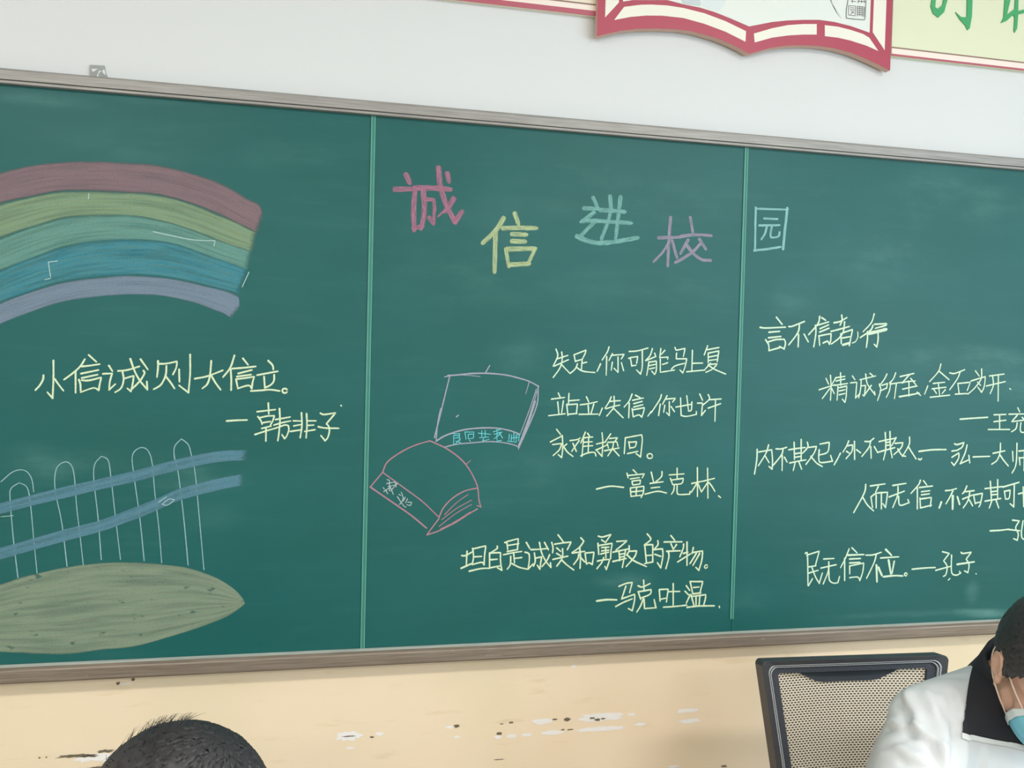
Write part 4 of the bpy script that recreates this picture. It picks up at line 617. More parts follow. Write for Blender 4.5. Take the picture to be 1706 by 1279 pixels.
rainbow = empty('chalk_rainbow', (0, 0, 0), board)
rainbow['label'] = 'rainbow arch rubbed in with coloured chalk on the left panel'
for key, c1, c2, lab, low_, st in (
        ('band_pink', (150, 124, 130), (132, 114, 120), 'dusty pink outer rainbow band', 0.85, 0.93),
        ('band_yellow', (154, 174, 138), (132, 160, 134), 'yellow-green rainbow band', 0.72, 0.9),
        ('band_teal', (128, 172, 158), (106, 154, 146), 'pale teal rainbow band', 0.72, 0.9),
        ('band_blue', (100, 160, 168), (70, 138, 154), 'blue rainbow band', 0.68, 0.88),
        ('band_lavender', (136, 150, 168), (120, 138, 156), 'lavender inner rainbow band', 0.85, 0.95)):
    fill(key, 'rainbow_band', fill_mat('chalk_' + key, lin(*c1), lin(*c2), st, low_, 9, 16, 0.10), rainbow, lab,
         y=-0.0003 - 0.00004 * ('pyltb'.find(key[5]) + 1))
M_tick = chalk_mat('chalk_white', lin(205, 232, 226), 0.9)
for i, st in enumerate(CHALK['rainbow_ticks'].split(';')):
    r = Ribbon(); w, p = st.split(':'); r.stroke(float(w) / 1000, pts_of(p), -0.0009 - i * 0.00002)
    r.build('chalk_tick', M_tick, rainbow, 'thin white chalk mark over the rainbow')

fence = empty('chalk_fence', (0, 0, 0), board)
fence['label'] = 'fence of blue chalk rails and thin looped pickets under the rainbow'
M_picket = chalk_mat('chalk_pale_blue', lin(168, 205, 212), 0.85, 0.4, 0.5)
for k in 'abcdef':
    chalk('picket_' + k, 'fence_picket', M_picket, fence, y0=-0.0005, wscale=1.15)
M_rail1 = fill_mat('chalk_rail_blue', lin(112, 154, 172), lin(96, 142, 160), 0.82, 0.72, 9, 7, 0.10)
fill('rail_upper', 'fence_rail', M_rail1, fence, 'broad blue chalk rail', y=-0.0013)
fill('rail_lower', 'fence_rail', M_rail1, fence, 'broad blue chalk rail', y=-0.0013)
for i, st in enumerate(CHALK['rail_marks'].split(';')):
    r = Ribbon(); w, p = st.split(':'); r.stroke(float(w) / 1250, pts_of(p), -0.0015 - i * 0.00002)
    r.build('chalk_tick', M_tick, fence, 'thin white chalk mark on a rail')
fill('hill', 'chalk_hill', fill_mat('chalk_olive', lin(152, 164, 142), lin(128, 146, 124), 0.96, 0.7, 9, 30, 0.025, specks=55), board,
     'grassy mound filled in with olive green chalk', y=-0.0004, nv=16)

for k, col, lab in (('a', (184, 128, 152), 'large pink title character'), ('b', (196, 212, 164), 'large pale yellow title character'),
                    ('c', (138, 192, 186), 'large pale teal title character'), ('d', (170, 162, 182), 'large mauve title character'),
                    ('e', (164, 218, 218), 'light blue title character drawn as a box')):
    chalk('title_' + k, 'title_character', chalk_mat('chalk_title_' + k, lin(*col), 0.92, 0.2, 0.25, streaky=True), board, lab, wscale={'a': 1.25, 'b': 1.15, 'c': 1.2, 'd': 1.2, 'e': 1.3}[k])

M_ivory = chalk_mat('chalk_ivory', lin(224, 240, 204), 1.0, 0.3, 0.35)
M_ivory2 = chalk_mat('chalk_ivory_cool', lin(222, 244, 216), 1.0, 0.3, 0.35)
for key, name, mat, lab in (
        ('quote_left', 'chalk_quotation', M_ivory, 'ivory quotation under the rainbow'),
        ('signature_left', 'chalk_signature', M_ivory, 'ivory author line under the rainbow quotation'),
        ('quote_mid_a', 'chalk_quotation', M_ivory2, 'upper line of the three-line quotation on the middle panel'),
        ('quote_mid_b', 'chalk_quotation', M_ivory2, 'second line of the three-line quotation on the middle panel'),
        ('quote_mid_c', 'chalk_quotation', M_ivory, 'short third line of the three-line quotation'),
        ('signature_mid', 'chalk_signature', M_ivory, 'author line right of the drawn books'),
        ('quote_low', 'chalk_quotation', M_ivory, 'long line of writing below the drawn books'),
        ('signature_low', 'chalk_signature', M_ivory, 'author line at the foot of the middle panel'),
        ('quote_right_a', 'chalk_quotation', M_ivory2, 'topmost line on the right panel'),
        ('quote_right_b', 'chalk_quotation', M_ivory2, 'second line on the right panel'),
        ('signature_right_b', 'chalk_signature', M_ivory2, 'author line below the second line on the right panel'),
        ('quote_right_c', 'chalk_quotation', M_ivory2, 'long line across the right panel with its author'),
        ('quote_right_d', 'chalk_quotation', M_ivory2, 'fourth line on the right panel'),
        ('signature_right_d', 'chalk_signature', M_ivory2, 'author line at the right edge below the fourth line'),
        ('quote_right_e', 'chalk_quotation', M_ivory2, 'lowest line on the right panel'),
        ('signature_right_e', 'chalk_signature', M_ivory2, 'author line after the lowest line on the right panel')):
    chalk(key, name, mat, board, lab)

ub = chalk('book_upper', 'chalk_book', chalk_mat('chalk_mauve_grey', lin(174, 176, 190), 0.95, 0.35, 0.4), board, 'upper book drawn in mauve-grey chalk outline', wscale=1.3)
chalk('book_upper_letters', 'spine_lettering', chalk_mat('chalk_cyan', lin(122, 220, 228), 0.95), ub, 'small cyan characters along the spine')
lb = chalk('book_lower', 'chalk_book', chalk_mat('chalk_rose', lin(190, 142, 154), 0.9, 0.35, 0.4), board, 'lower book drawn in rose chalk outline', wscale=1.12)
chalk('book_lower_letters', 'spine_lettering', chalk_mat('chalk_grey_white', lin(196, 206, 206), 0.95), lb, 'small grey-white characters along the spine')

# ---------------------------------------------------------------- signs above the board
M_red = plain('sign_red', lin(180, 66, 88), 0.4, var=0.04, vscale=8)
M_cream = plain('sign_cream', lin(244, 238, 224), 0.45)
M_page = plain('sign_page', lin(234, 236, 230), 0.45)
M_edge = plain('sign_core', lin(214, 176, 160), 0.7)
def off(pts): return [(x, z) for x, z in pts]

bookp = pts_of(SHAPES['book_bottom']) + pts_of(SHAPES['book_bottom_right'])
sign = empty('open_book_sign', (0, 0, 0))
sign.matrix_world = Matrix.Translation((0, 0, Z0))
tag(sign, 'open book shaped wall sign with red outline and cream pages above the chalkboard', 'sign')
UP = 0.42
def up_mirror(pts, lift):                                  # the book's upper edge follows its lower edge
    return [(x, z + lift) for x, z in reversed(pts)]
body = bookp[1:-2]
outline = body + up_mirror(body, 0.55)
prism('sign_board', outline, 0.0040, 0.022, [M_edge], sign)
prism('red_outline', outline, 0.0034, 0.0042, M_red, sign)
def sheet(name, pts, y, mat, parent=sign, lab=None):
    o = prism(name, pts, y, y + 0.0008, mat, parent)
    if lab: o['label'] = lab
    return o
sheet('page_edge', pts_of(SHAPES['strip_left_page']), 0.0030, M_cream)
sl = pts_of(SHAPES['strip_left_side'])
sheet('page_edge', [(sl[0][0], 1.97), sl[0], sl[1], sl[2], (sl[2][0] + 0.001, 1.97)], 0.0030, M_cream)
sa = pts_of(SHAPES['strip_right_a']); sal = pts_of(SHAPES['strip_right_a_left'])
sheet('page_edge', [sal[0]] + sa[1:-1] + [sal[3]], 0.0030, M_cream)
sheet('page_edge', pts_of(SHAPES['strip_right_b']), 0.0030, M_cream)
sr = pts_of(SHAPES['strip_right_side'])
sheet('page_edge', [(sr[1][0] + 0.001, 1.97), sr[1], sr[2], (sr[2][0] + 0.001, 1.97)], 0.0030, M_cream)
pl = pts_of(SHAPES['page_left']); pr = pts_of(SHAPES['page_right'])
pg = [pl[1]] + [q for q in pl[2:] if q[0] > pl[1][0] + 0.02] + pr[1:9]
page = sheet('page', pg + [(pr[8][0], 1.93), (pl[-1][0], 1.86), (pl[1][0], 1.93)], 0.0030, M_page)
M_ink1 = plain('ink_wash', lin(203, 211, 214), 0.5, var=0.06, vscale=60)
M_ink2 = plain('ink_wash_pale', lin(224, 231, 231), 0.5)
M_ink3 = plain('ink_stroke', lin(208, 210, 210), 0.5)
M_seal = plain('seal_ink', lin(118, 116, 114), 0.5)
for k, m in (('ink_blob_pale', M_ink2), ('ink_blob', M_ink1), ('ink_stroke', M_ink3)):
    p = pts_of(SHAPES[k]); zt = max(z for x, z in p)
    prism('ink_painting', [(x, z + (0.03 if z > zt - 0.006 else 0)) for x, z in p], 0.0025 - (0.0004 if k == 'ink_blob' else 0), 0.0031, m, page)
seal = Ribbon()
sf = pts_of(SHAPES['seal_frame'])
seal.stroke(0.0021, [(sf[0][0], sf[0][1] + 0.03)] + sf + [(sf[-1][0], sf[-1][1] + 0.03)], 0.0024)
for s in SEAL.split(';'): seal.stroke(0.0015, pts_of(s), 0.0024)
seal.build('seal_stamp', M_seal, page, 'small square seal with old-style characters')

M_ban = plain('banner_paper', lin(230, 231, 200), 0.45, var=0.02, vscale=5)
M_ban2 = plain('banner_paper_warm', lin(240, 228, 208), 0.45)
M_bborder = plain('banner_border', lin(249, 232, 222), 0.45)
M_brown = plain('banner_brown', lin(150, 118, 104), 0.5)
M_bred = plain('banner_red', lin(186, 92, 108), 0.45)
M_green = plain('lettering_green', lin(70, 168, 108), 0.4, var=0.06, vscale=30)
def banner(x0, x1, zr0, zr1, zb, paper, label):
    b = empty('slogan_banner', (0, 0, 0)); b.matrix_world = Matrix.Translation((0, 0, Z0))
    tag(b, label, 'banner')
    def bar(name, a, c, y, m, par, th=0.001):
        bm = bmesh.new(); bm_box(bm, (x0, y, a), (x1, y + th, c)); return from_bm(name, bm, m, par)
    H = 0.40
    bar('banner_board', zr0, zr1 + H, 0.0185, paper, b, 0.011)
    bar('border_stripe', zr0, zr1, 0.0175, M_bred, b)
    bar('border_stripe', zr1, zb - 0.0035, 0.0176, M_bborder, b)
    bar('border_stripe', zb - 0.0035, zb, 0.0175, M_brown, b)
    return b
bR = banner(1.236, 2.30, 1.3850, 1.3898, 1.4066, M_ban, 'pale yellow slogan banner with green characters right of the open book sign')
bL = banner(-0.90, 0.490, 1.3975, 1.4088, 1.4240, M_ban2, 'cream slogan banner with red border left of the open book sign')
for k in 'abc':
    p = pts_of(SHAPES['green_' + k]); zt = max(z for x, z in p)
    prism('green_character', [(x, z + (0.03 if z > zt - 0.008 else 0)) for x, z in p], 0.0160, 0.0184, M_green, bR)

# ---------------------------------------------------------------- mesh office chair
def bezel(hw_t, hw_b, h, r, inset, n=7, flare=0.0):
    """rounded trapezoid outline in local (x,z), z from 0 (top) down to -h, inset inwards"""
    t, b = -inset * 0.75, -h + inset
    def hw(z): return hw_t + (hw_b - hw_t) * (-z / h) - inset
    rr = float(np.interp(inset, [0, 0.015, 0.021, 0.037], [0.010, 0.015, 0.014, 0.006]))
    pts = []
    for cx, cz, a0 in ((hw(t) - rr, t - rr, 0), (-hw(t) + rr, t - rr, 90), (-hw(b) + rr, b + rr, 180), (hw(b) - rr, b + rr, 270)):
        for k in range(n + 1):
            a = math.radians(a0 + 90 * k / n)
            pts.append((cx + rr * math.cos(a), cz + rr * math.sin(a)))
    return pts

chair = empty('office_chair', (0.987, -0.34, 0.0))
tag(chair, 'black office chair with a pale see-through mesh backrest below the chalkboard', 'chair')
chair.rotation_euler = (0, 0, math.radians(-3.0))
M_plast = plain('chair_plastic', lin(66, 66, 70), 0.42, var=0.1, vscale=30)
M_pipe = plain('chair_piping', lin(196, 198, 202), 0.4)
def weave_mat():
    m, nt, p = new_mat('woven_border')
    v = obj_vec(nt, (1, 1, 1)); w = nt.nodes.new('ShaderNodeTexWave')
    w.wave_type = 'BANDS'; w.bands_direction = 'DIAGONAL'; w.inputs['Scale'].default_value = 110; w.inputs['Distortion'].default_value = 6
    nt.links.new(v, w.inputs['Vector'])
    nt.links.new(mix_col(nt, w.outputs['Fac'], lin(48, 52, 60), lin(74, 78, 88)), p.inputs['Base Color'])
    p.inputs['Roughness'].default_value = 0.75
    return m
M_weave = weave_mat()
def net_mat():
    """open net: small dark lens-shaped threads, staggered row by row, the rest see-through pale gauze"""
    m, nt, p = new_mat('chair_net')
    tc = nt.nodes.new('ShaderNodeTexCoord'); sep = nt.nodes.new('ShaderNodeSeparateXYZ'); nt.links.new(tc.outputs['Object'], sep.inputs[0])
    zr = math_n(nt, 'MULTIPLY', sep.outputs[2], 1 / 0.0049)
    row = math_n(nt, 'FLOOR', zr)
    odd = math_n(nt, 'MULTIPLY', math_n(nt, 'MODULO', math_n(nt, 'ADD', row, 2000), 2.0), 0.5)
    xs = math_n(nt, 'ADD', math_n(nt, 'MULTIPLY', sep.outputs[0], 1 / 0.0082), math_n(nt, 'ADD', odd, 100))
    fx = math_n(nt, 'SUBTRACT', math_n(nt, 'FRACT', xs), 0.5)
    fz = math_n(nt, 'SUBTRACT', math_n(nt, 'FRACT', math_n(nt, 'ADD', zr, 2000)), 0.5)
    a = math_n(nt, 'MULTIPLY', fx, 1 / 0.44); b = math_n(nt, 'MULTIPLY', fz, 1 / 0.40)
    d = math_n(nt, 'ADD', math_n(nt, 'MULTIPLY', a, a), math_n(nt, 'MULTIPLY', b, b))
    dark = map_range(nt, d, 0.55, 1.15, 1.0, 0.0)
    nt.links.new(mix_col(nt, dark, lin(250, 242, 228), lin(78, 68, 58)), p.inputs['Base Color'])
    p.inputs['Roughness'].default_value = 0.8
    nt.links.new(map_range(nt, dark, 0, 1, 0.65, 0.95), p.inputs['Alpha'])
    return m
M_net = net_mat()
HWT, HWB, BH, RC = 0.208, 0.138, 0.50, 0.026
TOPZ, BACKY, LEAN = 1.004, 0.10, 0.13                       # top of the back, its distance behind the chair's origin, lean
back = empty('backrest', (0, BACKY, TOPZ), chair)
back.rotation_euler = (-LEAN, 0, 0)
def dish(x, z): return 0.035 * (x / 0.22) ** 2 * -1 + 0.0   # the back wraps forward a little at the sides
def ring(name, i0, i1, y0, y1, mat, parent=back):
    A = bezel(HWT, HWB, BH, RC, i0); B = bezel(HWT, HWB, BH, RC, i1); n = len(A)
    vs = []
    for P, y in ((A, y0), (B, y0), (B, y1), (A, y1)):
        vs += [(x, y + dish(x, z), z) for x, z in P]
    fs = []
    for k in range(4):
        for i in range(n):
            j = (i + 1) % n
            fs.append((k * n + i, k * n + j, ((k + 1) % 4) * n + j, ((k + 1) % 4) * n + i))
    bm = bmesh.new(); vv = [bm.verts.new(v) for v in vs]
    for f in fs: bm.faces.new([vv[q] for q in f])
    o = from_bm(name, bm, mat, parent)
    return o
fr = ring('backrest_frame', 0.0, 0.0135, -0.016, 0.018, M_plast)
bv = fr.modifiers.new('bevel', 'BEVEL'); bv.width = 0.003; bv.segments = 2; bv.limit_method = 'ANGLE'
ring('piping', 0.0136, 0.0152, -0.0175, -0.012, M_pipe)
ring('piping', 0.0184, 0.0198, -0.0165, -0.012, M_pipe)
ring('frame_channel', 0.0130, 0.0215, -0.013, 0.010, M_plast)
ring('woven_border', 0.0210, 0.0370, -0.012, -0.006, M_weave)
# the net itself: a dished sheet inside the border
ins = 0.026
vs, fs = [], []
NX, NZ = 16, 16
for j in range(NZ + 1):
    z = -ins - (BH - 2 * ins) * j / NZ
    hw = HWT + (HWB - HWT) * (-z / BH) - ins
    for i in range(NX + 1):
        x = -hw + 2 * hw * i / NX
        vs.append((x, -0.0045 + dish(x, z), z))
for j in range(NZ):
    for i in range(NX):
        k = j * (NX + 1) + i
        fs.append((k, k + 1, k + NX + 2, k + NX + 1))
mesh('backrest_net', vs, fs, M_net, back, smooth=True)
# solid gusset of cloth hanging from the top border
gx = [-0.128, -0.118, -0.074, -0.058, 0.052, 0.068, 0.112, 0.122]
gz = [-0.0270, -0.0300, -0.0500, -0.0530, -0.0530, -0.0500, -0.0300, -0.0270]
vs, fs = [], []
n = 40
for i in range(n + 1):
    x = -0.128 + 0.25 * i / n
    zb = np.interp(x, gx, gz)
    vs += [(x, -0.0105 + dish(x, 0), -0.022), (x, -0.0105 + dish(x, 0), zb), (x, -0.005 + dish(x, 0), zb), (x, -0.005 + dish(x, 0), -0.022)]
for i in range(n):
    k = 4 * i
    fs += [(k, k + 1, k + 5, k + 4), (k + 1, k + 2, k + 6, k + 5), (k + 2, k + 3, k + 7, k + 6)]
gus = mesh('cloth_gusset', vs, fs, plain('gusset_cloth', lin(56, 62, 70), 0.8, var=0.25, vscale=400), back)
gus['label'] = 'solid black cloth panel at the top of the net'
# seat, arm-free spine and cantilever legs
bm = bmesh.new(); bm_box(bm, (-0.235, -0.40, 0.415), (0.235, 0.06, 0.475), 0.025)
from_bm('seat', bm, plain('seat_fabric', lin(52, 54, 58), 0.85, var=0.2, vscale=300), chair, smooth=True)
for sx in (-1, 1):
    bm = bmesh.new()
    P = [(sx * 0.135, 0.155, 0.60), (sx * 0.165, 0.12, 0.50), (sx * 0.20, 0.08, 0.41), (sx * 0.215, -0.10, 0.402), (sx * 0.22, -0.34, 0.40), (sx * 0.225, -0.385, 0.36),
         (sx * 0.23, -0.385, 0.06), (sx * 0.235, -0.36, 0.022), (sx * 0.235, -0.30, 0.0135), (sx * 0.235, 0.06, 0.0135)]
    bm_tube(bm, catmull(P, 5, 200), 0.0125, 10)
    from_bm('leg', bm, plain('chair_tube', lin(58, 58, 62), 0.35, 0.6), chair, smooth=True)
bm = bmesh.new(); bm_tube(bm, [(-0.235, 0.055, 0.0135), (0.235, 0.055, 0.0135)], 0.0125, 10)
from_bm('leg_crossbar', bm, M_plast, chair, smooth=True)

# ---------------------------------------------------------------- people
M_skin = plain('skin', lin(224, 178, 154), 0.5, var=0.08, vscale=25, bump=0.05, bscale=250)
M_hairb = plain('black_hair', lin(52, 50, 52), 0.5, var=0.35, vscale=90, stretch=(1, 1, 1))
M_jacket = plain('white_jacket_cloth', lin(222, 225, 228), 0.8, var=0.02, vscale=12, bump=0.1, bscale=120)
M_black = plain('black_jacket_cloth', lin(36, 38, 44), 0.8, var=0.15, vscale=60, bump=0.1, bscale=200)
M_trous = plain('dark_trousers', lin(40, 44, 56), 0.85, var=0.15, vscale=80)
M_navy = plain('navy_jacket_cloth', lin(48, 58, 84), 0.85, var=0.15, vscale=80)
M_shoe = plain('white_shoe', lin(205, 205, 203), 0.6)
M_maskb = plain('mask_blue', lin(126, 200, 218), 0.8, var=0.05, vscale=40)
M_maskw = plain('mask_white', lin(226, 234, 232), 0.8)
M_loop = plain('ear_loop_elastic', lin(244, 222, 206), 0.7)
M_eye = plain('eye_white', lin(230, 226, 220), 0.2)
M_iris = plain('iris_dark', lin(34, 24, 20), 0.15)

def voxel_mesh(name, bm, voxel, mats, parent, smooth_it=4, factor=0.5):
    """join overlapping solids into one continuous skin"""
    bmesh.ops.recalc_face_normals(bm, faces=bm.faces)
    me = bpy.data.meshes.new(name + '_solids'); bm.to_mesh(me); bm.free()
    tmp = bpy.data.objects.new(name + '_solids', me); C.objects.link(tmp)
    rm = tmp.modifiers.new('r', 'REMESH'); rm.mode = 'VOXEL'; rm.voxel_size = voxel
    sm = tmp.modifiers.new('s', 'SMOOTH'); sm.iterations = smooth_it; sm.factor = factor
    dg = bpy.context.evaluated_depsgraph_get()
    out = bpy.data.meshes.new_from_object(tmp.evaluated_get(dg))
    bpy.data.objects.remove(tmp); bpy.data.meshes.remove(me)
    out.name = name
    out.materials.clear()
    for m in (mats if isinstance(mats, (list, tuple)) else [mats]): out.materials.append(m)
    for p in out.polygons: p.use_smooth = True
    return link(bpy.data.objects.new(name, out), parent)

def capsule(bm, a, b, ra, rb, seg=16):
    """tapered limb with round ends"""
    a, b = Vector(a), Vector(b); d = (b - a); L = d.length; d.normalize()
    pts, rad = [], []
    for k in range(5):
        t = (k + 0.25) / 5.25 * PI / 2
        pts.append(a - d * ra * math.cos(t)); rad.append(ra * math.sin(t))
    for k in range(5): pts.append(a + d * L * k / 4); rad.append(ra + (rb - ra) * k / 4)
    for k in range(4, -1, -1):
        t = (k + 0.25) / 5.25 * PI / 2
        pts.append(b + d * rb * math.cos(t)); rad.append(rb * math.sin(t))
    bm_tube(bm, pts, rad, seg)

def limb(bm, P, R, seg=16):
    for (a, b, ra, rb) in zip(P, P[1:], R, R[1:]): capsule(bm, a, b, ra, rb, seg)

def ellipsoid(bm, c, r, M=None, seg=24):
    res = bmesh.ops.create_uvsphere(bm, u_segments=seg, v_segments=seg // 2, radius=1.0)
    for v in res['verts']:
        p = Vector((v.co.x * r[0], v.co.y * r[1], v.co.z * r[2]))
        v.co = Vector(c) + ((M @ p) if M is not None else p)

# head in its own frame: +y face, +z crown, +x the left ear
def skull_r(u, v):
    """point of the scalp/face surface for azimuth u (0 = face) and elevation v"""
    x = math.cos(v) * math.sin(u); y = math.cos(v) * math.cos(u); z = math.sin(v)
    rx, ry, rz = 0.077, 0.097, 0.118
    if z < 0: rx *= 1 - 0.22 * (-z) ** 1.2; 
    if y < 0: ry *= 1.02
    p = Vector((rx * x, ry * y, rz * z))
    return p

def add_head(bm, M):
    def E(c, r, rot=None):
        R = M.to_3x3() @ (rot if rot is not None else Matrix.Identity(3))
        ellipsoid(bm, M @ Vector(c), r, R)
    E((0, -0.008, 0.022), (0.077, 0.096, 0.093))            # cranium
    E((0, 0.018, -0.035), (0.064, 0.072, 0.078))            # face
    E((0, 0.038, -0.082), (0.040, 0.044, 0.034))            # jaw and chin
    E((0, 0.070, -0.104), (0.020, 0.018, 0.016))
    for s in (-1, 1):
        E((s * 0.045, 0.05, -0.045), (0.024, 0.026, 0.024)) # cheeks
        E((s * 0.052, 0.005, -0.075), (0.018, 0.035, 0.028))# jaw corner
        E((s * 0.030, 0.084, 0.012), (0.026, 0.010, 0.008)) # brow
        # ear: rim, lobe and hollow
        rim = []
        for k in range(11):
            a = math.radians(-70 + 250 * k / 10)
            rim.append(M @ Vector((s * (0.084 + 0.007 * math.sin(a * 0.5 + 0.6)), -0.012 - 0.017 * math.cos(a) * 1.0, -0.012 + 0.030 * math.sin(a))))
        for a, b in zip(rim, rim[1:]): capsule(bm, a, b, 0.0052, 0.0052, 8)
        E((s * 0.080, -0.010, -0.012), (0.006, 0.015, 0.027))
        E((s * 0.081, -0.002, -0.040), (0.007, 0.009, 0.011))
        E((s * 0.083, 0.004, -0.014), (0.005, 0.004, 0.008))
    nose = [(0, 0.092, 0.004), (0, 0.100, -0.014), (0, 0.109, -0.033)]
    limb(bm, [M @ Vector(p) for p in nose], [0.008, 0.009, 0.012], 10)
    for s in (-1, 1): E((s * 0.012, 0.097, -0.036), (0.009, 0.010, 0.008))
    E((0, 0.090, -0.064), (0.023, 0.010, 0.006)); E((0, 0.088, -0.073), (0.020, 0.010, 0.006))   # lips

def add_hand(bm, wrist, d, n, side, curl=0.6):
    """palm, four unequal bent fingers and a thumb; d = finger direction, n = back of the hand"""
    d = Vector(d).normalized(); n = Vector(n); n = (n - d * n.dot(d)).normalized(); t = d.cross(n) * side
    w = Vector(wrist)
    for k in range(4):
        o = (k - 1.5) * 0.019
        base = w + d * (0.085 - abs(k - 1.3) * 0.004) + t * o
        capsule(bm, w + d * 0.02 + t * o * 0.7, base, 0.0135, 0.0115, 10)
        L = (0.040, 0.046, 0.043, 0.034)[k]; dd = d.copy(); p = base; r = 0.0092
        for q, f in enumerate((1.0, 0.65, 0.5)):
            dd = (dd - n * curl * (0.45 + 0.25 * q)).normalized()
            e = p + dd * L * f; capsule(bm, p, e, r, r * 0.93, 10); p = e; r *= 0.93
    b0 = w + d * 0.025 - t * 0.028; b1 = b0 + (d * 0.6 - t * 0.7 - n * 0.35).normalized() * 0.042
    b2 = b1 + (d * 0.9 - t * 0.25 - n * 0.4).normalized() * 0.034; b3 = b2 + (d * 0.95 - n * 0.35).normalized() * 0.026
    limb(bm, [b0, b1, b2, b3], [0.015, 0.0118, 0.0102, 0.0085], 10)

def folds(o, amp, centres, seed, creases=()):
    """press cloth folds into a garment: ridges that fan out from the joints"""
    me = o.data
    base = [(v.co.copy(), v.normal.copy()) for v in me.vertices]
    out = np.empty(len(base) * 3)
    for i, (p, nrm) in enumerate(base):
        h = 0.25 * noise.noise(p * 9 + Vector((seed, 0, 0)))
        for c, dirn, freq, reach in centres:
            q = p - Vector(c); w = math.exp(-(q.length / reach) ** 2)
            s = q.dot(Vector(dirn).normalized())
            ph = s * freq + 2.2 * noise.noise(p * 6 + Vector((0, seed, 0)))
            r = math.sin(ph)
            h += w * (abs(r) ** 0.7 * math.copysign(1, r)) * 0.9
        dd = 0.0
        for A, B, w_, k_, nn in creases:
            t = max(0.0, min(1.0, (p - A).dot(B - A) / max((B - A).length_squared, 1e-9)))
            q = p - (A + (B - A) * t); d2 = q.length_squared
            if d2 > 9 * w_ * w_: continue
            x = q.dot(nn) / w_                                # a fold: a ridge on one side, a crease on the other
            dd += k_ * x * math.exp(-d2 / (w_ * w_))
        out[3 * i:3 * i + 3] = p + nrm * (amp * h + dd)
    me.vertices.foreach_set('co', out); me.update()

def strands(name, M, whorl, n, length, parent, mat, region, lift=0.004, frizz=0.0, seed=1, spread=0.6, width=0.0009):
    """combed hair: thin tapering ribs that run over the scalp away from the whorl"""
    rnd = random.Random(seed)
    vs, fs = [], []
    W = Vector(whorl).normalized()
    cnt = 0; tries = 0
    while cnt < n and tries < n * 12:
        tries += 1
        z = rnd.uniform(-0.4, 1); a = rnd.uniform(0, 2 * PI)
        dirn = Vector((math.sqrt(1 - z * z) * math.cos(a), math.sqrt(1 - z * z) * math.sin(a), z))
        if not region(dirn): continue
        cnt += 1
        L = length * rnd.uniform(0.6, 1.25)
        wild = dirn.dot(W) > 0.72 and frizz > 0.5
        if wild: L *= 0.45
        fl = (frizz if rnd.random() < 0.35 else 0.1) if wild else frizz * 0.02
        steps = 6; P = []
        d = dirn.copy(); jit = Vector((rnd.gauss(0, 1), rnd.gauss(0, 1), rnd.gauss(0, 1))) * spread * 0.22
        for k in range(steps + 1):
            rr = 1.0 + 0.0 * k
            base = hair_surface(d)
            nrm = d
            up = lift * (0.3 + rnd.uniform(0.2, 0.5)) if k == 0 else up
            P.append(base + nrm * (up + fl * (k / steps) ** 1.5 * 0.02 + 0.0035 * math.sin(PI * k / steps) * rnd.random()))
            t = d - W * d.dot(W)
            t = (t.normalized() if t.length > 1e-3 else Vector((rnd.gauss(0, 1), rnd.gauss(0, 1), 0)).normalized())
            sw = W.cross(t) * 0.5                             # the whorl turns
            st = (t + sw * math.exp(-2 * (1 - d.dot(W))) + jit).normalized() * (L / steps / 0.1)
            d = (d + st).normalized()
            jit += Vector((rnd.gauss(0, 1), rnd.gauss(0, 1), rnd.gauss(0, 1))) * (0.03 + 0.22 * fl)
            if not region(d, True): break
        if len(P) < 3: continue
        o = len(vs); m = len(P)
        for k, p in enumerate(P):
            dv = (P[min(k + 1, m - 1)] - P[max(k - 1, 0)]).normalized()
            sd = dv.cross(p.normalized()).normalized()
            w = width * (1.0 - 0.85 * k / (m - 1))
            up_ = sd.cross(dv).normalized()
            for q in (p - sd * w, p + up_ * w, p + sd * w): vs.append(M @ q)
        for k in range(m - 1):
            b = o + 3 * k
            for i in range(3): fs.append((b + i, b + (i + 1) % 3, b + 3 + (i + 1) % 3, b + 3 + i))
    return mesh(name, vs, fs, mat, parent, smooth=True)

HAIR_PUFF = 0.0045
def hair_surface(d):
    """surface of the hair cap in head space, for a unit direction from the skull's centre"""
    r = Vector((0.077 + HAIR_PUFF, 0.097 + HAIR_PUFF * 1.1, 0.094 + HAIR_PUFF * 1.3))
    k = 1 / math.sqrt((d.x / r.x) ** 2 + (d.y / r.y) ** 2 + (d.z / r.z) ** 2)
    return Vector((0, -0.008, 0.022)) + d * k * (1 + 0.018 * noise.noise(d * 3.1 + Vector((5, 0, 0))))

def hair_cap(M, region, parent, mat, seed):
    vs, fs, idx = [], [], {}
    nu, nv = 176, 88
    for j in range(nv + 1):
        for i in range(nu):
            v = PI / 2 - PI * 0.78 * j / nv; u = 2 * PI * i / nu
            d = Vector((math.cos(v) * math.sin(u), math.cos(v) * math.cos(u), math.sin(v)))
            if j and not region(d): continue
            p = hair_surface(d)
            p += d * 0.0016 * noise.noise(Vector((d.x * 40, d.y * 40, d.z * 14 + seed)))
            idx[(j, i)] = len(vs); vs.append(M @ p)
    for j in range(nv):
        for i in range(nu):
            k = [(j, i), (j + 1, i), (j + 1, (i + 1) % nu), (j, (i + 1) % nu)]
            if all(q in idx for q in k): fs.append([idx[q] for q in k])
    o = mesh('hair', vs, fs, mat, parent, smooth=True)
    s = o.modifiers.new('thick', 'SOLIDIFY'); s.thickness = 0.012; s.offset = -1
    return o

def head_matrix(pos, face, up=(0, 0, 1)):
    f = Vector(face).normalized(); u = Vector(up); u = (u - f * u.dot(f)).normalized(); x = f.cross(u)
    return Matrix(((x.x, f.x, u.x, pos[0]), (x.y, f.y, u.y, pos[1]), (x.z, f.z, u.z, pos[2]), (0, 0, 0, 1)))

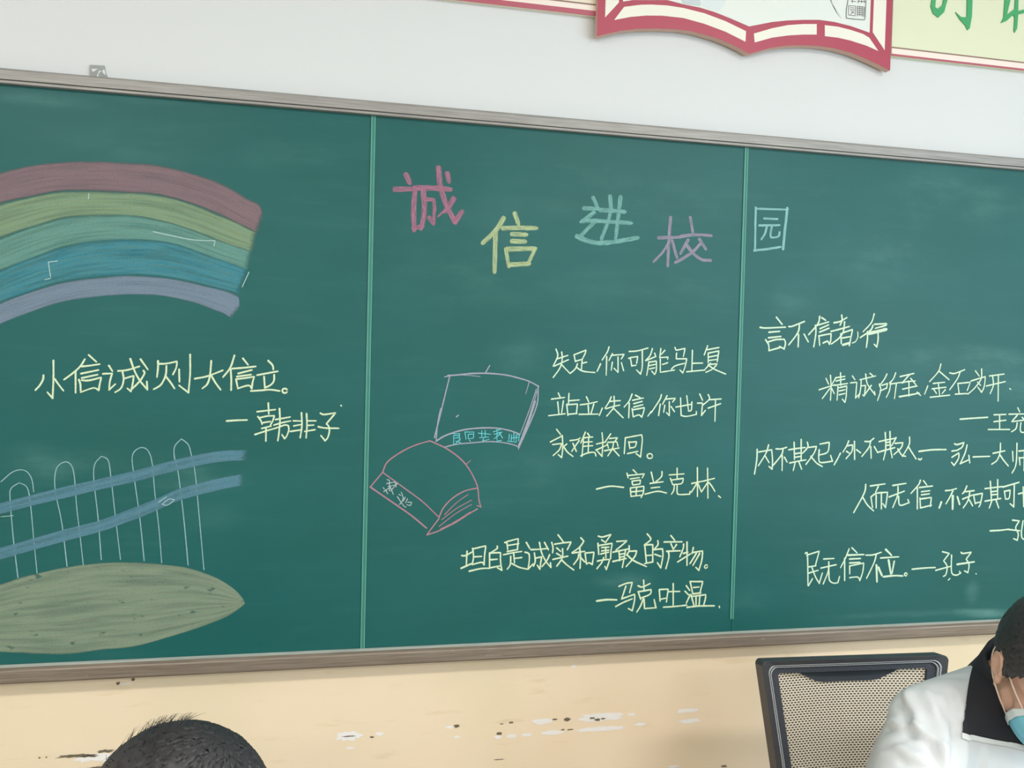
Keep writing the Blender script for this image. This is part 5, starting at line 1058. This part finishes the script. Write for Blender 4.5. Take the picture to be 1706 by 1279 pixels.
def face_details(M, person):
    for s in (-1, 1):
        bm = bmesh.new(); ellipsoid(bm, M @ Vector((s * 0.031, 0.0805, -0.004)), (0.0115, 0.0105, 0.0075), M.to_3x3(), 16)
        e = from_bm('eye', bm, M_eye, person, True)
        bm = bmesh.new(); ellipsoid(bm, M @ Vector((s * 0.031, 0.0895, -0.006)), (0.0052, 0.0025, 0.0052), M.to_3x3(), 12)
        from_bm('iris', bm, M_iris, e, True)
        bm = bmesh.new()
        bm_tube(bm, [M @ Vector((s * x, y, z)) for x, y, z in ((0.014, 0.096, 0.014), (0.030, 0.094, 0.019), (0.048, 0.080, 0.014))], [0.003, 0.0036, 0.002], 8)
        from_bm('eyebrow', bm, M_hairb, person, True)

def build_person(J, label, torso_mat, hair_region, whorl, seed, strand_n, strand_len, frizz, spread, collar=True):
    Mh = head_matrix(J['head'], J['face'])
    V = lambda k: Vector(J[k])
    # --- one continuous body
    bm = bmesh.new()
    add_head(bm, Mh)
    limb(bm, [V('neck'), Mh @ Vector((0, -0.03, -0.06))], [0.060, 0.053])
    limb(bm, [V('pelvis'), V('waist'), V('chest'), V('neck')], [0.135, 0.120, 0.125, 0.066], 20)
    for s in ('R', 'L'):
        limb(bm, [V('chest'), V('sh' + s)], [0.11, 0.058])
        limb(bm, [V('sh' + s), V('el' + s), V('wr' + s)], [0.052, 0.040, 0.028])
        limb(bm, [V('hip' + s), V('kn' + s), V('an' + s)], [0.085, 0.060, 0.042])
        limb(bm, [V('an' + s), V('toe' + s)], [0.045, 0.032])
        dv = V('wr' + s) - V('el' + s)
        add_hand(bm, V('wr' + s), (dv.x, dv.y, min(dv.z, 0) - 0.02), (0, 0, 1), 1 if s == 'R' else -1)
    person = voxel_mesh('person', bm, 0.0050, M_skin, None, 3, 0.5)
    tag(person, label, 'person')
    face_details(Mh, person)
    # --- clothes
    bm = bmesh.new()
    limb(bm, [V('pelvis') + Vector((0, 0, 0.03)), V('waist'), V('chest')], [0.160, 0.152, 0.158], 24)
    for s in ('R', 'L'):
        limb(bm, [V('chest'), V('sh' + s)], [0.14, 0.074], 20)
        limb(bm, [V('sh' + s), V('el' + s), V('wr' + s)], [0.073, 0.066, 0.046], 20)
    limb(bm, [V('chest'), V('neck') - (V('neck') - V('chest')) * 0.15], [0.14, 0.080], 20)
    for s in ('R', 'L'):                                    # trapezius slope from the nape to the shoulder
        limb(bm, [V('neck') + Vector(J.get('nape', (0, 0.01, -0.02))), V('sh' + s) + Vector((0, 0, 0.012))], [0.078, 0.066], 20)
    jacket = voxel_mesh('jacket', bm, 0.006, torso_mat, person, 10, 0.5)
    cen = []
    for s in ('R', 'L'):
        a = (V('el' + s) - V('sh' + s)).normalized()
        cen += [(J['sh' + s], a + Vector((0.5, 0, -0.4)), 62, 0.13), (J['el' + s], a, 70, 0.11)]
    cen.append((J['waist'], (0.2, 0, 1), 55, 0.16))
    cr = []
    for w_, k_, side, P in J.get('creases', ()):
        for a, b in zip(P, P[1:]):
            a, b = Vector(a), Vector(b)
            nn = (b - a).cross(Vector((0.42, 0.85, -0.30))).normalized() * side
            cr.append((a, b, w_, k_, nn))
    folds(jacket, 0.0032, cen, seed, cr)
    bm = bmesh.new()
    limb(bm, [V('hipR'), V('pelvis'), V('hipL')], [0.115, 0.145, 0.115], 20)
    for s in ('R', 'L'):
        limb(bm, [V('hip' + s), V('kn' + s), V('an' + s) + Vector((0, 0, 0.03))], [0.110, 0.078, 0.066], 20)
    voxel_mesh('trousers', bm, 0.009, M_trous, person, 8, 0.5)
    for s in ('R', 'L'):
        bm = bmesh.new()
        a, t = V('an' + s), V('toe' + s)
        limb(bm, [a + Vector((0, 0, 0.01)), a + (t - a) * 0.5, t], [0.054, 0.050, 0.042], 16)
        for v in bm.verts: v.co.z = max(v.co.z, 0.002)
        voxel_mesh('shoe', bm, 0.006, M_shoe, person, 5, 0.5)
    hair = hair_cap(Mh, hair_region, person, M_hairb, seed)
    st = strands('hair_strands', Mh, whorl, strand_n, strand_len, hair, M_hairb, hair_region, 0.003, frizz, seed, spread)
    return person, jacket, Mh

# person sitting in the mesh chair, bent forward over the desk, wearing a mask
J1 = dict(head=(1.081, -0.690, 1.120), face=(-0.22, -0.66, -0.70), neck=(1.090, -0.565, 1.030), chest=(1.080, -0.510, 0.885), waist=(1.04, -0.46, 0.71), pelvis=(1.01, -0.43, 0.615),
          shR=(0.950, -0.560, 0.980), elR=(0.765, -0.700, 0.800), wrR=(0.960, -0.890, 0.770),
          shL=(1.240, -0.585, 0.970), elL=(1.38, -0.740, 0.790), wrL=(1.20, -0.910, 0.770),
          creases=[(0.011, 0.0150, 1, [(0.866, -0.552, 0.992), (0.88, -0.606, 1.003), (0.896, -0.643, 0.988), (0.895, -0.655, 0.97)]),
                   (0.012, 0.0100, 1, [(0.902, -0.545, 1.043), (0.898, -0.554, 1.033), (0.889, -0.587, 1.016), (0.88, -0.606, 1.003)]),
                   (0.007, 0.0060, 1, [(0.968, -0.587, 1.058), (0.962, -0.611, 1.036), (0.959, -0.623, 1.012), (0.94, -0.652, 0.958)]),
                   (0.010, 0.0140, 1, [(0.846, -0.634, 0.968), (0.868, -0.656, 0.964)]),
                   (0.012, 0.0090, -1, [(0.935, -0.579, 1.054), (0.929, -0.606, 1.032), (0.923, -0.627, 1.008)]),
                   (0.010, 0.0080, 1, [(0.978, -0.534, 1.061), (1.007, -0.558, 1.072)]),
                   (0.012, 0.0100, -1, [(0.949, -0.593, 1.051), (0.936, -0.626, 1.009), (0.909, -0.654, 0.974)]),
                   (0.009, 0.0080, 1, [(0.997, -0.631, 0.972), (0.992, -0.633, 0.92)]),
                   (0.010, 0.0090, -1, [(0.836, -0.587, 0.964), (0.852, -0.61, 0.983), (0.867, -0.635, 0.983)])],
          hipR=(0.92, -0.45, 0.590), knR=(0.89, -0.86, 0.535), anR=(0.88, -0.84, 0.085), toeR=(0.87, -0.97, 0.042),
          hipL=(1.10, -0.45, 0.590), knL=(1.14, -0.86, 0.535), anL=(1.15, -0.84, 0.085), toeL=(1.16, -0.97, 0.042))
def crop_hair(d, moving=False):
    """short back and sides: hairline over the brow, above and behind the ears, down to the nape"""
    az = math.degrees(math.atan2(abs(d.x), d.y)); el = math.degrees(math.asin(max(-1, min(1, d.z))))
    line = np.interp(az, [0, 35, 60, 72, 80, 90, 98, 106, 180], [34, 30, 18, -6, -22, 2, 0, -30, -34])
    return el > line
man, jac, Mh1 = build_person(J1, 'person in white jacket with black collar and blue mask, bent forward by the mesh chair', M_jacket, crop_hair, (0.1, -0.75, 0.65), 3, 3500, 0.035, 0.05, 0.5)

# black yoke: the upper shell of the jacket around the neck, sewn on with a white piping
def shell(name, src, keep, off, mat, parent):
    me = src.data
    ok = {v.index for v in me.vertices if keep(v.co)}
    ids, vs, fs = {}, [], []
    for p in me.polygons:
        if all(i in ok for i in p.vertices):
            f = []
            for i in p.vertices:
                if i not in ids:
                    ids[i] = len(vs); vs.append(me.vertices[i].co + me.vertices[i].normal * off)
                f.append(ids[i])
            fs.append(f)
    o = mesh(name, vs, fs, mat, parent, smooth=True)
    return o
def cut(name, src, planes, off, mat, parent):
    """the part of a garment on the inner side of every plane (point, outward normal), lifted off by a cloth thickness"""
    bm = bmesh.new(); bm.from_mesh(src.data)
    for co, no in planes:
        bmesh.ops.bisect_plane(bm, geom=bm.verts[:] + bm.edges[:] + bm.faces[:], plane_co=co, plane_no=no, clear_outer=True)
    bm.normal_update()
    for v in bm.verts: v.co += v.normal * off
    me = bpy.data.meshes.new(name); bm.to_mesh(me); bm.free()
    me.materials.clear(); me.materials.append(mat)
    for p in me.polygons: p.use_smooth = True
    return link(bpy.data.objects.new(name, me), parent)
CX = 1.09
sideR = (Vector((1.022, -0.565, 1.09)), Vector((-1, 1.06, 0)))
sideL = (Vector((2 * CX - 1.022, -0.565, 1.09)), Vector((1, 1.06, 0)))
hem = lambda d: (Vector((0.945, -0.64, 1.004 - d)), Vector((-0.22, 0.0, -1)))
yoke = cut('jacket_yoke', jac, [sideR, sideL, hem(0), (Vector((0, -0.44, 0)), Vector((0, 1, 0)))], 0.0025, M_black, jac)
yoke['label'] = 'black yoke of the white jacket'
up_ = hem(-0.0005)
cut('yoke_piping', jac, [sideR, sideL, hem(0.0075), (up_[0], -up_[1]), (Vector((0, -0.57, 0)), Vector((0, 1, 0)))], 0.0042, plain('piping_white', lin(232, 236, 236), 0.7), jac)

# standing collar round the neck, open at the throat
nk = Vector((1.106, -0.572, 1.050)); ax = (Vector(J1['head']) - Vector(J1['neck'])); ax = (ax * 0.5 + Vector((0, -0.02, 0.09))).normalized()
e1 = Vector((1, 0, 0)); e1 = (e1 - ax * e1.dot(ax)).normalized(); e2 = ax.cross(e1)
vs, fs = [], []
NS = 44
prof = [(0.076, -0.030), (0.070, 0.004), (0.068, 0.042), (0.066, 0.049), (0.062, 0.048), (0.064, 0.010), (0.066, -0.028)]
for i in range(NS + 1):
    a = math.radians(-62 + 304 * i / NS)                     # gap at the throat (-e2 side)
    for r, h in prof:
        rr = r * (1 + 0.06 * math.sin(a)) + 0.002 * math.sin(5 * a)
        vs.append(nk + (e1 * math.cos(a) + e2 * math.sin(a)) * rr + ax * (h + 0.004 * math.sin(a)))
m_ = len(prof)
for i in range(NS):
    for k in range(m_):
        fs.append((i * m_ + k, i * m_ + (k + 1) % m_, (i + 1) * m_ + (k + 1) % m_, (i + 1) * m_ + k))
col = mesh('collar', vs, fs, M_black, jac, smooth=True)

# surgical mask over nose, mouth and chin
zs = [-0.020, -0.038, -0.065, -0.092, -0.116]
def mask_pt(s, z, o=0.0):
    w = np.interp(-z, [-q for q in zs], [0.058, 0.070, 0.071, 0.062, 0.044]) + o
    y0 = np.interp(-z, [-q for q in zs], [0.1085, 0.125, 0.117, 0.105, 0.084]) + o
    ys = np.interp(-z, [-q for q in zs], [0.046, 0.034, 0.030, 0.028, 0.026])
    t = s * PI / 2
    pl = 0.0022 * math.sin((z + 0.035) * 190) if -0.105 < z < -0.03 else 0
    return Mh1 @ Vector((w * math.sin(t), ys + (y0 - ys) * max(math.cos(t), 0) ** 0.8 + pl * math.cos(t), z))
def mask_patch(name, s0, s1, z0, z1, o, mat, parent, nu=36, nv=24):
    vs, fs = [], []
    for j in range(nv + 1):
        for i in range(nu + 1):
            vs.append(mask_pt(s0 + (s1 - s0) * i / nu, z0 + (z1 - z0) * j / nv, o))
    for j in range(nv):
        for i in range(nu):
            k = j * (nu + 1) + i; fs.append((k, k + 1, k + nu + 2, k + nu + 1))
    ob = mesh(name, vs, fs, mat, parent, smooth=True)
    sd = ob.modifiers.new('cloth', 'SOLIDIFY'); sd.thickness = 0.0012
    return ob
mask = mask_patch('face_mask', -0.93, 0.93, -0.020, -0.116, 0.0, M_maskb, man)
mask['label'] = 'pale blue surgical face mask with white edges'
mask_patch('mask_edge', -0.93, 0.93, -0.0185, -0.0240, 0.0012, M_maskw, mask, 36, 3)
for s in (-1, 1): mask_patch('mask_edge', s * 0.94, s * 0.86, -0.020, -0.116, 0.0014, M_maskw, mask, 6, 24)
for s in (-1, 1):
    a = Mh1.inverted() @ mask_pt(s * 0.92, -0.027); b = Mh1.inverted() @ mask_pt(s * 0.92, -0.098)
    P = [a, Vector((s * 0.078, 0.022, -0.004)), Vector((s * 0.088, -0.006, 0.021)), Vector((s * 0.089, -0.034, 0.012)), Vector((s * 0.086, -0.038, -0.020)), Vector((s * 0.083, -0.022, -0.046)), Vector((s * 0.076, 0.005, -0.066)), b]
    bm = bmesh.new(); bm_tube(bm, [Mh1 @ q for q in catmull(P, 5, 180)], 0.0014, 8)
    from_bm('ear_loop', bm, M_loop, mask, True)

# second person: only the crown of the head reaches into the picture
J2 = dict(head=(-0.262, -0.715, 0.990), face=(0.84, -0.34, -0.42), neck=(-0.335, -0.690, 0.905), chest=(-0.395, -0.665, 0.765), waist=(-0.44, -0.645, 0.61), pelvis=(-0.455, -0.64, 0.515),
          shR=(-0.455, -0.835, 0.835), elR=(-0.36, -0.930, 0.600), wrR=(-0.14, -0.880, 0.640),
          shL=(-0.330, -0.510, 0.835), elL=(-0.23, -0.430, 0.600), wrL=(-0.02, -0.520, 0.640),
          hipR=(-0.44, -0.74, 0.50), knR=(-0.04, -0.84, 0.50), anR=(-0.06, -0.85, 0.085), toeR=(0.07, -0.88, 0.042),
          hipL=(-0.42, -0.56, 0.50), knL=(-0.02, -0.56, 0.50), anL=(-0.04, -0.56, 0.085), toeL=(0.09, -0.57, 0.042))
def mop_hair(d, moving=False):
    az = math.degrees(math.atan2(abs(d.x), d.y)); el = math.degrees(math.asin(max(-1, min(1, d.z))))
    line = np.interp(az, [0, 40, 62, 75, 84, 95, 112, 125, 180], [18, 14, 4, -18, -26, 0, 0, -36, -40])
    return el > line
HAIR_PUFF = 0.011
pupil, _, _ = build_person(J2, 'person seen only as the top of a dark-haired head in front of the left panel', M_navy, mop_hair, (0.2, -0.93, 0.28), 11, 6000, 0.085, 1.0, 0.4)
stool = empty('wooden_stool', (-0.455, -0.64, 0))
tag(stool, 'plain wooden stool under the person whose dark-haired crown shows', 'stool')
M_wood = plain('stool_wood', lin(176, 132, 84), 0.5, var=0.2, vscale=20)
bm = bmesh.new(); bm_box(bm, (-0.17, -0.17, 0.32), (0.17, 0.17, 0.35), 0.006); from_bm('seat', bm, M_wood, stool)
for sx in (-1, 1):
    for sy in (-1, 1):
        bm = bmesh.new(); bm_tube(bm, [(sx * 0.13, sy * 0.13, 0.322), (sx * 0.15, sy * 0.15, 0.001)], [0.018, 0.015], 10); from_bm('leg', bm, M_wood, stool, True)
